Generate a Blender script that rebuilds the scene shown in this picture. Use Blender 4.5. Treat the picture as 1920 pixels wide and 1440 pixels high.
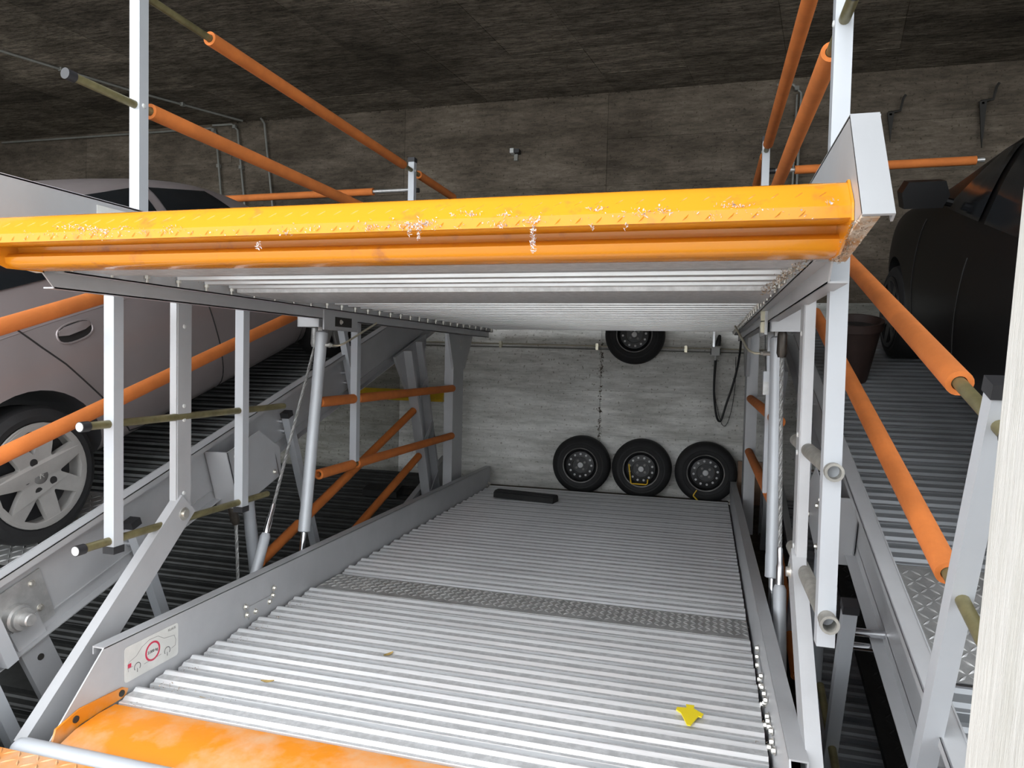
import bpy, math, random
from mathutils import Vector, Matrix
from mathutils.bvhtree import BVHTree

random.seed(7)
S = bpy.context.scene
for o in list(bpy.data.objects):
    bpy.data.objects.remove(o)
C = S.collection
R = math.radians

# ------------------------------------------------------------------ camera
YAW, PITCH, ROLL = R(15.403), R(-1.468), R(1.4376)
fw = Vector((-math.sin(YAW) * math.cos(PITCH), math.cos(YAW) * math.cos(PITCH), math.sin(PITCH)))
rt = Vector((math.cos(YAW), math.sin(YAW), 0))
up = rt.cross(fw)
rt, up = rt * math.cos(ROLL) + up * math.sin(ROLL), up * math.cos(ROLL) - rt * math.sin(ROLL)
cam_d = bpy.data.cameras.new('camera')
cam = bpy.data.objects.new('camera', cam_d)
C.objects.link(cam)
cam_d.sensor_width = 36
cam_d.lens = 1312 / 1920 * 36
cam_d.clip_start = 0.05
cam.matrix_world = Matrix(((rt.x, up.x, -fw.x, 0), (rt.y, up.y, -fw.y, 0), (rt.z, up.z, -fw.z, 1.3), (0, 0, 0, 1)))
S.camera = cam

# ------------------------------------------------------------------ daylight: an overcast sky
W = bpy.data.worlds.new('overcast_sky')
S.world = W
W.use_nodes = True
bg = W.node_tree.nodes['Background']
bg.inputs[0].default_value = (0.92, 0.96, 1.0, 1)
bg.inputs[1].default_value = 1.15

S.view_settings.view_transform = 'Standard'
S.view_settings.look = 'None'
S.view_settings.gamma = 1
S.view_settings.use_curve_mapping = False
S.view_settings.exposure = 2.2


# ------------------------------------------------------------------ materials
def mat(name, col, rough=0.5, metal=0.0, var=0.0, scale=4.0, col2=None, bump=0.0, bscale=60.0, stretch=None, rnd=0.0,
        spec=0.5, lo=0.4, hi=0.65):
    m = bpy.data.materials.new(name)
    m.use_nodes = True
    n = m.node_tree.nodes
    l = m.node_tree.links
    b = n['Principled BSDF']
    b.inputs['Roughness'].default_value = rough
    b.inputs['Metallic'].default_value = metal
    b.inputs['Specular IOR Level'].default_value = spec
    b.inputs['Base Color'].default_value = (*col, 1)
    if var or col2 or bump or rnd:
        tc = n.new('ShaderNodeTexCoord')
        mp = n.new('ShaderNodeMapping')
        l.new(tc.outputs['Object'], mp.inputs[0])
        if stretch:
            mp.inputs['Scale'].default_value = stretch
        out = None
        if var or col2:
            nz = n.new('ShaderNodeTexNoise')
            nz.inputs['Scale'].default_value = scale
            nz.inputs['Detail'].default_value = 6
            nz.inputs['Roughness'].default_value = 0.65
            l.new(mp.outputs[0], nz.inputs[0])
            rp = n.new('ShaderNodeValToRGB')
            rp.color_ramp.elements[0].position = lo
            rp.color_ramp.elements[1].position = hi
            rp.color_ramp.elements[0].color = (*(col2 or tuple(c * (1 - var) for c in col)), 1)
            rp.color_ramp.elements[1].color = (*col, 1)
            l.new(nz.outputs[0], rp.inputs[0])
            out = rp.outputs[0]
            l.new(out, b.inputs['Base Color'])
        if rnd:
            oi = n.new('ShaderNodeObjectInfo')
            mr = n.new('ShaderNodeMapRange')
            mr.inputs[3].default_value = 1 - rnd
            mr.inputs[4].default_value = 1 + rnd
            l.new(oi.outputs['Random'], mr.inputs[0])
            mx = n.new('ShaderNodeMix')
            mx.data_type = 'RGBA'
            mx.blend_type = 'MULTIPLY'
            mx.inputs[0].default_value = 1
            if out is not None:
                l.new(out, mx.inputs[6])
            else:
                mx.inputs[6].default_value = (*col, 1)
            l.new(mr.outputs[0], mx.inputs[7])
            l.new(mx.outputs[2], b.inputs['Base Color'])
        if bump:
            n2 = n.new('ShaderNodeTexNoise')
            n2.inputs['Scale'].default_value = bscale
            n2.inputs['Detail'].default_value = 4
            l.new(mp.outputs[0], n2.inputs[0])
            bp = n.new('ShaderNodeBump')
            bp.inputs['Strength'].default_value = bump
            bp.inputs['Distance'].default_value = 0.01
            l.new(n2.outputs[0], bp.inputs['Height'])
            l.new(bp.outputs[0], b.inputs['Normal'])
    return m


def concrete(name, light, dark, rnd, stain=0.35, bump=0.5, stretch=(1, 1, 1), fine=0.0, pit=True):
    """board-marked concrete: broad clouds, streaky grain, pits"""
    m = bpy.data.materials.new(name)
    m.use_nodes = True
    n = m.node_tree.nodes
    l = m.node_tree.links
    b = n['Principled BSDF']
    b.inputs['Roughness'].default_value = 0.95
    b.inputs['Specular IOR Level'].default_value = 0.15
    tc = n.new('ShaderNodeTexCoord')

    def noise(scale, st, det=6, ro=0.6):
        mp = n.new('ShaderNodeMapping')
        mp.inputs['Scale'].default_value = st
        l.new(tc.outputs['Object'], mp.inputs[0])
        z = n.new('ShaderNodeTexNoise')
        z.inputs['Scale'].default_value = scale
        z.inputs['Detail'].default_value = det
        z.inputs['Roughness'].default_value = ro
        l.new(mp.outputs[0], z.inputs[0])
        return z.outputs[0]

    def ramp(src, p0, p1, c0, c1):
        r = n.new('ShaderNodeValToRGB')
        r.color_ramp.elements[0].position = p0
        r.color_ramp.elements[1].position = p1
        r.color_ramp.elements[0].color = (*c0, 1)
        r.color_ramp.elements[1].color = (*c1, 1)
        l.new(src, r.inputs[0])
        return r.outputs[0]

    def mix(a, c, mode='MULTIPLY', f=1.0):
        x = n.new('ShaderNodeMix')
        x.data_type = 'RGBA'
        x.blend_type = mode
        x.inputs[0].default_value = f
        l.new(a, x.inputs[6])
        l.new(c, x.inputs[7])
        return x.outputs[2]

    base = ramp(noise(1.1, (1, 1, 1.6)), 0.35, 0.68, dark, light)
    k = 1 - stain
    streak = ramp(noise(3.2, stretch, 8, 0.7), 0.36, 0.6, (k, k, k * .97), (1, 1, 1))
    pits = ramp(noise(38, (1, 1, 1), 2, 0.5), 0.30, 0.38, (.55, .54, .5), (1, 1, 1))
    c = mix(mix(base, streak), pits) if pit else mix(base, streak)
    if fine:
        c = mix(c, ramp(noise(16, stretch, 8, .8), .40, .62, (1 - fine, 1 - fine, 1 - fine), (1 + fine * .6, 1 + fine * .6, 1 + fine * .55)))
    oi = n.new('ShaderNodeObjectInfo')
    mr = n.new('ShaderNodeMapRange')
    mr.inputs[3].default_value = 1 - rnd
    mr.inputs[4].default_value = 1 + rnd
    l.new(oi.outputs['Random'], mr.inputs[0])
    c = mix(c, mr.outputs[0])
    l.new(c, b.inputs['Base Color'])
    bp = n.new('ShaderNodeBump')
    bp.inputs['Strength'].default_value = bump
    bp.inputs['Distance'].default_value = 0.012
    l.new(noise(26, stretch, 6, 0.7), bp.inputs['Height'])
    l.new(bp.outputs[0], b.inputs['Normal'])
    return m


M = dict(
    rib=mat('galvanised_sheet', (.80, .81, .82), .32, .55, .20, 3, bump=.06, bscale=60, stretch=(.4, 6, 6), rnd=.05),
    rib_dust=mat('dusty_sheet', (.62, .625, .63), .42, .35, .25, 30, rnd=.05),
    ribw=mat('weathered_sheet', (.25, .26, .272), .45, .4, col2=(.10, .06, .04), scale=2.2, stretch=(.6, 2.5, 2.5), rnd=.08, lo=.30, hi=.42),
    ribd=mat('shaded_dark_sheet', (.05, .052, .05), .55, .3, .5, 3, rnd=.1),  # deck sheet darkened: the shade under the left bay is put into the colour
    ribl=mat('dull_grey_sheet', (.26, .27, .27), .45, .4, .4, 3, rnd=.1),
    silver=mat('silver_paint', (.43, .435, .445), .42, .25, .10, 2.5, bump=.03, bscale=80),
    post=mat('aluminium_paint', (.44, .46, .485), .40, .15, .06, 3),
    galv=mat('galvanised_steel', (.55, .55, .54), .4, .6, .25, 14),
    rope=mat('grey_wire_rope', (.34, .34, .33), .45, .4, .35, 60),
    socket=mat('dark_bronze_socket', (.07, .06, .05), .45, .5, .3, 20),
    chrome=mat('polished_steel', (.75, .76, .78), .18, 1.0, .1, 10),
    bolt=mat('zinc_bolt', (.62, .60, .55), .3, .8),
    greytube=mat('grey_weathered_tube', (.30, .29, .26), .6, .2, .35, 14),
    olive=mat('yellow_passivated_tube', (.21, .185, .09), .42, .4, .35, 12),
    foam=mat('orange_foam', (.58, .165, .03), .85, 0, .18, 6, bump=.12, bscale=160),
    lip=mat('orange_enamel', (.62, .235, .014), .18, 0, col2=(.44, .16, .03), scale=9, bump=.03, bscale=40, lo=.30, hi=.42),
    entry=mat('dusty_orange_enamel', (.60, .20, .012), .40, 0, col2=(.54, .33, .19), scale=2.4, bump=.05, bscale=40, lo=.36, hi=.54),
    yellow=mat('yellow_enamel', (.75, .48, .03), .45, 0, .2, 6),
    black=mat('black_plastic', (.018, .018, .02), .5),
    cream=mat('cream_plastic', (.62, .60, .46), .5),
    white=mat('white_plastic', (.52, .53, .52), .5),
    rubber=mat('black_rubber', (.016, .016, .016), .8, 0, .4, 8, bump=.2, bscale=40),
    tyre=mat('tyre_rubber', (.013, .013, .014), .72, 0, .3, 14, bump=.1, bscale=60),
    steelrim=mat('black_wheel_steel', (.022, .022, .023), .45, .2, .3, 10),
    rimline=mat('worn_wheel_edge', (.20, .19, .18), .5, .4, .5, 10),
    capgrey=mat('grey_wheel_boss', (.50, .50, .50), .5, .2, .2, 10),
    hubgrey=mat('dark_grey_hub', (.16, .155, .15), .5, .2, .2, 10),
    alloy=mat('alloy_wheel_paint', (.44, .425, .405), .38, .4, .12, 8),
    taupe=mat('silver_taupe_car_paint', (.30, .262, .262), .28, .35, .05, 3),
    carblack=mat('black_car_paint', (.004, .004, .0045), .38, .0, .2, 3, spec=.3),
    glass=mat('tinted_window_glass', (.010, .012, .014), .12, 0, spec=.4),
    seam=mat('door_gap_black', (.012, .011, .011), .7),
    plastic=mat('dark_trim_plastic', (.02, .02, .022), .6),
    brown=mat('brown_board', (.34, .22, .15), .8, 0, .3, 6),
    pot=mat('dark_brown_pot', (.035, .018, .014), .6, 0, .3, 8),
    soil=mat('dry_soil', (.02, .015, .012), .95, 0, .5, 40),
    brass=mat('bright_hydraulic_pipe', (.58, .54, .42), .3, .7),
    conduit=mat('grey_conduit', (.22, .22, .20), .5, .2, .2, 9),
    label=mat('label_white', (.60, .60, .57), .45, 0, .12, 10),
    ink=mat('label_grey_ink', (.20, .20, .19), .5),
    inkd=mat('label_black_ink', (.06, .06, .06), .5),
    red=mat('label_red_ink', (.50, .02, .06), .5),
    dirtpaint=mat('dirty_grey_paint', (.58, .54, .47), .7, 0, col2=(.42, .2, .06), scale=14),
    dirt=mat('dry_debris', (.52, .44, .36), .9, 0, col2=(.16, .11, .07), scale=90, rnd=.2),
    web=mat('dusty_cobweb', (.70, .66, .62), .9, 0, col2=(.34, .27, .24), scale=120),
    leaf=mat('dead_leaf', (.38, .26, .08), .8, 0, .4, 30),
    plasyel=mat('bright_yellow_plastic', (.85, .66, .02), .4),
    paper=mat('white_paper', (.8, .8, .8), .7),
    dark=mat('rusty_hook_iron', (.02, .018, .015), .7),
    hose=mat('black_hose', (.014, .014, .015), .45, 0, .3, 30),
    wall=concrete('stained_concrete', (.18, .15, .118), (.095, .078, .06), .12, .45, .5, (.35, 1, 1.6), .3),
    wall_shade=concrete('shaded_concrete', (.44, .43, .395), (.28, .27, .24), .08, .42, .4, (.35, 1, 2.2), .15),  # darker panels behind the tilted bays, their shade put into the colour
    wall_pale=concrete('grey_concrete', (.84, .84, .81), (.64, .63, .60), .08, .42, .4, (.35, 1, 2.2), .12),  # greyer lower concrete, lightened further to stand in for bounced light
    ceil=concrete('concrete_ceiling', (.25, .212, .172), (.125, .106, .083), .26, .5, 1.0, (.5, 3.0, 1), .6),
    floor=concrete('concrete_floor', (.06, .06, .057), (.035, .035, .033), .0, .4, .4),
    street=concrete('street_concrete', (.58, .575, .56), (.48, .475, .46), .0, .2, .3),
    pillar=concrete('pillar_concrete', (.52, .51, .485), (.45, .44, .415), .0, .15, .35, (3, 3, .3), 0.06, False),
)

# ------------------------------------------------------------------ mesh helpers
BASE = {}


class MB:
    def __init__(self):
        self.v = []
        self.f = []
        self.m = []

    def add(self, vs, fs, m=0):
        k = len(self.v)
        self.v += [Vector(p) for p in vs]
        self.f += [tuple(i + k for i in f) for f in fs]
        self.m += [m] * len(fs)
        return self

    def box(self, x0, x1, y0, y1, z0, z1, m=0):
        vs = [(x, y, z) for x in (x0, x1) for y in (y0, y1) for z in (z0, z1)]
        return self.add(vs, [(0, 1, 3, 2), (4, 6, 7, 5), (0, 4, 5, 1), (2, 3, 7, 6), (0, 2, 6, 4), (1, 5, 7, 3)], m)

    def prism(self, poly, axis, lo, hi, m=0):
        n = len(poly)
        mk = {'x': lambda a, b, t: (t, a, b), 'y': lambda a, b, t: (a, t, b), 'z': lambda a, b, t: (a, b, t)}[axis]
        vs = [mk(a, b, lo) for a, b in poly] + [mk(a, b, hi) for a, b in poly]
        fs = [tuple(range(n))[::-1], tuple(range(n, 2 * n))] + [(i, (i + 1) % n, n + (i + 1) % n, n + i) for i in range(n)]
        return self.add(vs, fs, m)

    def strip(self, line, x0, x1, th, m=0):
        """bent sheet metal: a (y, z) polyline with thickness th, extruded in x"""
        n = len(line)
        nor = []
        for i in range(n):
            a = Vector(line[max(0, i - 1)])
            c = Vector(line[min(n - 1, i + 1)])
            d = (c - a).normalized()
            nor.append(Vector((-d.y, d.x)))
        poly = [Vector(p) for p in line] + [Vector(line[i]) + nor[i] * th for i in range(n - 1, -1, -1)]
        vs = [(x0, p.x, p.y) for p in poly] + [(x1, p.x, p.y) for p in poly]
        N = 2 * n
        fs = [(i, (i + 1) % N, N + (i + 1) % N, N + i) for i in range(N)]
        fs += [(i, i + 1, N - 2 - i, N - 1 - i) for i in range(n - 1)]
        fs += [(N + i, N + N - 1 - i, N + N - 2 - i, N + i + 1) for i in range(n - 1)]
        return self.add(vs, fs, m)

    @staticmethod
    def frame(d):
        d = d.normalized()
        a = Vector((0, 0, 1)) if abs(d.z) < .9 else Vector((1, 0, 0))
        u = d.cross(a).normalized()
        return u, d.cross(u)

    def ring(self, c, u, w, r, n):
        return [c + u * (r * math.cos(2 * math.pi * i / n)) + w * (r * math.sin(2 * math.pi * i / n)) for i in range(n)]

    def lathe(self, prof, c, d, n=24, m=0, closed=False, caps=True):
        """prof: (radius, height along d)"""
        c = Vector(c)
        d = Vector(d).normalized()
        u, w = self.frame(d)
        vs = []
        for r, h in prof:
            vs += self.ring(c + d * h, u, w, max(r, 1e-5), n)
        k = len(prof)
        fs = []
        rows = k if closed else k - 1
        for j in range(rows):
            for i in range(n):
                a = j * n + i
                b = j * n + (i + 1) % n
                e = ((j + 1) % k) * n
                fs.append((a, b, e + (i + 1) % n, e + i))
        if not closed and caps:
            if prof[0][0] > 1e-4:
                fs.append(tuple(range(n))[::-1])
            if prof[-1][0] > 1e-4:
                fs.append(tuple(range((k - 1) * n, k * n)))
        return self.add(vs, fs, m)

    def tube(self, p0, p1, r, n=12, r2=None, m=0):
        p0 = Vector(p0)
        p1 = Vector(p1)
        L = (p1 - p0).length
        return self.lathe([(r, 0), (r if r2 is None else r2, L)], p0, p1 - p0, n, m)

    def pipe(self, p0, p1, r, ri, n=14, m=0):
        p0 = Vector(p0)
        p1 = Vector(p1)
        L = (p1 - p0).length
        return self.lathe([(r, 0), (r, L), (ri, L), (ri, 0)], p0, p1 - p0, n, m, True)

    def path(self, pts, r, n=8, m=0):
        pts = [Vector(p) for p in pts]
        vs = []
        u = None
        for i, p in enumerate(pts):
            d = (pts[min(i + 1, len(pts) - 1)] - pts[max(i - 1, 0)]).normalized()
            if u is None:
                u, w = self.frame(d)
            else:
                u = (u - d * u.dot(d)).normalized()
                w = d.cross(u)
            vs += self.ring(p, u, w, r, n)
        fs = [(j * n + i, j * n + (i + 1) % n, (j + 1) * n + (i + 1) % n, (j + 1) * n + i) for j in range(len(pts) - 1) for i in range(n)]
        fs += [tuple(range(n))[::-1], tuple(range((len(pts) - 1) * n, len(pts) * n))]
        return self.add(vs, fs, m)

    def bar(self, p0, p1, wx, wn, m=0):
        """rectangular bar in a y-z plane: wx wide in x, wn wide across"""
        p0 = Vector(p0)
        p1 = Vector(p1)
        d = (p1 - p0).normalized()
        x = Vector((1, 0, 0))
        nn = d.cross(x).normalized()
        vs = [p + x * (sx * wx / 2) + nn * (sn * wn / 2) for p in (p0, p1) for sx, sn in ((-1, -1), (1, -1), (1, 1), (-1, 1))]
        return self.add(vs, [(3, 2, 1, 0), (4, 5, 6, 7), (0, 1, 5, 4), (1, 2, 6, 5), (2, 3, 7, 6), (3, 0, 4, 7)], m)

    def mesh(self, name, mats, base=Vector((0, 0, 0)), angle=35):
        me = bpy.data.meshes.new(name)
        me.from_pydata([tuple(p - base) for p in self.v], [], self.f)
        for x in (mats if isinstance(mats, (list, tuple)) else [mats]):
            me.materials.append(x)
        me.polygons.foreach_set('material_index', self.m)
        import bmesh
        bm = bmesh.new()
        bm.from_mesh(me)
        bmesh.ops.recalc_face_normals(bm, faces=bm.faces)
        bm.to_mesh(me)
        bm.free()
        me.polygons.foreach_set('use_smooth', [True] * len(me.polygons))
        me.set_sharp_from_angle(angle=R(angle))
        return me

    def build(self, name, mats, parent=None, angle=35, label=None):
        base = BASE.get(parent.name, Vector((0, 0, 0))) if parent else Vector((0, 0, 0))
        o = bpy.data.objects.new(name, self.mesh(name, mats, base, angle))
        return link(o, parent, base, label)


def link(o, parent=None, base=None, label=None):
    C.objects.link(o)
    if parent:
        o.parent = parent
        BASE[o.name] = base if base is not None else BASE.get(parent.name, Vector((0, 0, 0)))
    if label:
        o['label'] = label
    return o


def thing(name, label, cat, base, T=None, group=None):
    o = bpy.data.objects.new(name, None)
    C.objects.link(o)
    o.empty_display_size = .1
    base = Vector(base)
    o.matrix_world = (T if T else Matrix()) @ Matrix.Translation(base)
    BASE[o.name] = base
    o['label'] = label
    o['category'] = cat
    if group:
        o['group'] = group
    return o


def single(mb, name, label, cat, mats, base, group=None, kind=None, angle=35, T=None):
    """a thing that is one mesh, its origin at its base"""
    base = Vector(base)
    o = bpy.data.objects.new(name, mb.mesh(name, mats, base, angle))
    C.objects.link(o)
    o.matrix_world = (T if T else Matrix()) @ Matrix.Translation(base)
    o['label'] = label
    o['category'] = cat
    if group:
        o['group'] = group
    if kind:
        o['kind'] = kind
    return o


def put(mesh, name, parent, at, rot=None):
    """one more copy of a shared mesh as a part"""
    o = bpy.data.objects.new(name, mesh)
    base = BASE[parent.name]
    link(o, parent, base)
    o.location = Vector(at) - base
    if rot:
        o.rotation_euler = rot
    return o


def struct(mb, name, mats, parent=None):
    o = mb.build(name, mats, parent)
    if not parent:
        o['kind'] = 'structure'
        BASE[o.name] = Vector((0, 0, 0))
    return o


def plate_with_holes(outer, holes, th):
    """flat plate in local x-y with holes, through a filled 2-D curve; returns verts, faces"""
    cu = bpy.data.curves.new('outline', 'CURVE')
    cu.dimensions = '2D'
    cu.fill_mode = 'BOTH'
    cu.extrude = th / 2
    for pts in [outer] + holes:
        s = cu.splines.new('POLY')
        s.points.add(len(pts) - 1)
        for p, q in zip(s.points, pts):
            p.co = (q[0], q[1], 0, 1)
        s.use_cyclic_u = True
    o = bpy.data.objects.new('outline', cu)
    C.objects.link(o)
    dg = bpy.context.evaluated_depsgraph_get()
    me = bpy.data.meshes.new_from_object(o.evaluated_get(dg))
    vs = [v.co.copy() for v in me.vertices]
    fs = [tuple(p.vertices) for p in me.polygons]
    bpy.data.objects.remove(o)
    bpy.data.curves.remove(cu)
    bpy.data.meshes.remove(me)
    return vs, fs


def circ(cx, cy, r, n=16, a0=0):
    return [(cx + r * math.cos(a0 + 2 * math.pi * i / n), cy + r * math.sin(a0 + 2 * math.pi * i / n)) for i in range(n)]


def text_mesh(body, size):
    cu = bpy.data.curves.new('txt', 'FONT')
    cu.body = body
    cu.size = size
    cu.align_x = 'CENTER'
    cu.align_y = 'CENTER'
    cu.extrude = .0003
    cu.offset = size * .012
    o = bpy.data.objects.new('txt', cu)
    C.objects.link(o)
    dg = bpy.context.evaluated_depsgraph_get()
    me = bpy.data.meshes.new_from_object(o.evaluated_get(dg))
    vs = [v.co.copy() for v in me.vertices]
    fs = [tuple(p.vertices) for p in me.polygons]
    bpy.data.objects.remove(o)
    bpy.data.curves.remove(cu)
    bpy.data.meshes.remove(me)
    return vs, fs


def lozenges(mb, origin, du, dv, nn, nu, nv, L=.028, w=.008, h=.003, rows=False):
    """raised tread bars on a plate; du, dv = cell vectors, nn = plate normal"""
    origin, du, dv, nn = map(Vector, (origin, du, dv, nn))
    eu, ev = du.normalized(), dv.normalized()
    for i in range(nu):
        for j in range(nv):
            c = origin + du * (i + .5) + dv * (j + .5)
            s = 1 if (j if rows else i + j) % 2 == 0 else -1
            d = (eu + ev * s).normalized()
            e = (eu - ev * s).normalized()
            mb.add([c - d * L / 2, c - e * w / 2, c + d * L / 2, c + e * w / 2, c + nn * h - d * L / 5, c + nn * h + d * L / 5],
                   [(0, 1, 4), (1, 5, 4), (1, 2, 5), (2, 3, 5), (3, 4, 5), (3, 0, 4)])


def flakes(mb, spots, n, spread, size):
    for (x, y, z) in spots:
        for _ in range(n):
            c = Vector((x, y, z)) + Vector((random.gauss(0, spread[0]), random.gauss(0, spread[1]), random.gauss(0, spread[2])))
            a = Vector((random.gauss(0, 1), random.gauss(0, 1), random.gauss(0, 1))).normalized() * size * random.uniform(.5, 1.6)
            b = Vector((random.gauss(0, 1), random.gauss(0, 1), random.gauss(0, 1))).normalized() * size * random.uniform(.3, .8)
            k = a.cross(b).normalized() * size * .25
            mb.add([c - a, c + b, c + a, c - b, c + k], [(0, 1, 4), (1, 2, 4), (2, 3, 4), (3, 0, 4), (3, 2, 1, 0)])


def smooth(pts, k=6):
    P = [Vector(p) for p in pts]
    out = []
    for i in range(len(P) - 1):
        a, b, c, d = P[max(0, i - 1)], P[i], P[i + 1], P[min(len(P) - 1, i + 2)]
        for j in range(k):
            t = j / k
            out.append(.5 * ((2 * b) + (c - a) * t + (2 * a - 5 * b + 4 * c - d) * t * t + (3 * b - a - 3 * c + d) * t ** 3))
    out.append(P[-1])
    return out


# ------------------------------------------------------------------ the setting
# back wall: formwork panels, each with its own joint
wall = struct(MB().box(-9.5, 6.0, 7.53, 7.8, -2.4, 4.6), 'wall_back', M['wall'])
zs = [-2.4, -1.6, -.8, -.03, .30, .58, 1.06, 1.52, 2.0, 2.42, 2.85, 3.25, 3.74, 4.23]
xs = [-9.5, -8.0, -5.75, -3.42, -1.08, 1.28, 3.6, 6.0]
for i in range(len(xs) - 1):
    for j in range(3, len(zs) - 1):
        d = random.uniform(-.005, .005)
        g = .0015
        MB().box(xs[i] + g, xs[i + 1] - g, 7.5 + d, 7.535, zs[j] + g * .6, zs[j + 1] - g * .6).build('concrete_panel', M['wall'] if zs[j] > 1.6 else M['wall_shade'] if xs[i] < -3.5 or xs[i] > 1.2 else M['wall_pale'], wall)
# rough mortar fins along the middle upright joint
fin = MB()
for k in range(90):
    z = random.uniform(.1, 1.6)
    flakes(fin, [(-1.08, 7.495, z)], 3, (.012, .002, .01), .012)
for k in range(150):
    flakes(fin, [(random.uniform(-6, 2.5), 7.492, 4.222 + random.gauss(0, .006))], 3, (.03, .004, .006), .013)
f = fin.build('joint_ridge', M['wall'], wall)
f['kind'] = 'stuff'
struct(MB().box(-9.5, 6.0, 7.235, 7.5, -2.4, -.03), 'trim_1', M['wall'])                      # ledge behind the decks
struct(MB().box(-9.8, 6.3, -.2, 7.8, -2.6, -2.4), 'floor', M['floor'])
ceiling = struct(MB().box(-9.8, 6.3, .95, 7.8, 4.26, 4.6), 'ceiling', M['ceil'])
ja = [-9.8, -7.4, -5.6, -4.4, -3.46, -2.78, -2.06, -1.37, -.55, .35, 1.3, 2.4, 3.7, 6.3]
for i in range(len(ja) - 1):
    a, b = ja[i], ja[i + 1]
    s0, s1 = (.16 if i else 0), (.16 if i < len(ja) - 2 else 0)
    for (y0, y1) in ((1.0, 3.2), (3.2, 5.2), (5.2, 6.43), (6.43, 7.0), (7.0, 7.5)):
        g = .001
        q = [(a + s0 * (y0 - 5.2) + g, y0 + g), (b + s1 * (y0 - 5.2) - g, y0 + g), (b + s1 * (y1 - 5.2) - g, y1 - g), (a + s0 * (y1 - 5.2) + g, y1 - g)]
        MB().prism(q, 'z', 4.23 + random.uniform(-.003, .003), 4.262).build('concrete_panel', M['ceil'], ceiling)
struct(MB().box(-9.8, 6.3, .95, 1.25, 4.1, 4.6), 'trim_2', M['ceil'])                            # unseen lintel over the opening, added to shape the daylight
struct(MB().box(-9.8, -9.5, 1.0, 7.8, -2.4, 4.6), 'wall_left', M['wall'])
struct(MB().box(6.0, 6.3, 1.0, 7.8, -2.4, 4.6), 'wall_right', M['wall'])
struct(MB().box(-9.8, 6.3, 1.15, 1.5, -2.4, -.09), 'wall_front', M['floor'])
struct(MB().box(-30, 30, -30, 1.15, -.4, -.075), 'floor_street', M['street'])
pil = MB()
pil.add([(.295, .80, -.08), (1.2, .80, -.08), (1.2, 1.02, -.08), (.295, 1.02, -.08), (.515, .80, 4.23), (1.2, .80, 4.23), (1.2, 1.02, 4.23), (.515, 1.02, 4.23)],
        [(3, 2, 1, 0), (4, 5, 6, 7), (0, 1, 5, 4), (1, 2, 6, 5), (2, 3, 7, 6), (3, 0, 4, 7)])
struct(pil, 'wall_pillar', M['pillar'])

# ------------------------------------------------------------------ the lift units
PITCHX = 2.97


def unit_T(px, deg, dy=0.0, dz=0.0):
    return Matrix.Translation((px, 7.2, 0)) @ Matrix.Rotation(R(deg), 4, 'X') @ Matrix.Translation((0, -7.2 + dy, dz))


T_MID = unit_T(0, .7)
T_LEFT = unit_T(-PITCHX, 19.3, -.05, .14)
T_RIGHT = unit_T(PITCHX - .02, 19.3, .08, .05)

XL, XR = -2.2, .27          # faces of the deck girders
PL, PR = -2.35, .365        # the post lines
DX0, DX1 = -2.185, .255
rib_prof = [(-.083, -.034), (-.066, -.034), (-.062, -.002), (-.059, 0), (-.042, 0), (-.029, .011), (.010, .011), (.024, .021), (.034, .021), (.042, -.034), (.083, -.034)]
rib_dust = (3, 5, 7)                     # flat treads where dust settles


def rib_mesh(name, m, dust):
    mb = MB()
    mb.strip(rib_prof, DX0, DX1, -.0035)
    for k in rib_dust:
        mb.m[k] = 1
    return mb.mesh(name, [m, dust], Vector((0, 0, 0)), 12)


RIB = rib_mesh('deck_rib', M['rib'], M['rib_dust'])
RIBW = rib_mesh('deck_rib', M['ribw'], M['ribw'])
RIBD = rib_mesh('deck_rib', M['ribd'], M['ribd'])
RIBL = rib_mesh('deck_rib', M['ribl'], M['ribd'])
BOLT = MB()
BOLT.lathe([(.0001, .012), (.009, .012), (.011, .008), (.011, 0)], (0, 0, 0), (1, 0, 0), 6)
BOLT.lathe([(.016, -.001), (.016, .002), (.0001, .002)], (0, 0, 0), (1, 0, 0), 12)
BOLT = BOLT.mesh('bolt', M['bolt'])
STUD = MB()
STUD.lathe([(.0055, -.022), (.0055, .03)], (0, 0, 0), (0, 0, 1), 8)
STUD.lathe([(.011, -.006), (.011, .006)], (0, 0, 0), (0, 0, 1), 6)
STUD = STUD.mesh('bolt', M['bolt'])
RIVET = MB()
RIVET.lathe([(.011, 0), (.008, .004), (.0001, .005)], (0, 0, 0), (1, 0, 0), 10)
RIVET = RIVET.mesh('rivet', M['white'])


def ribs(root, mesh, y0, y1, z):
    n = max(1, int((y1 - y0) / .1667 + .5))
    for i in range(n):
        put(mesh, 'deck_rib', root, (0, y0 + (i + .5) * (y1 - y0) / n, z))


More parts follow.
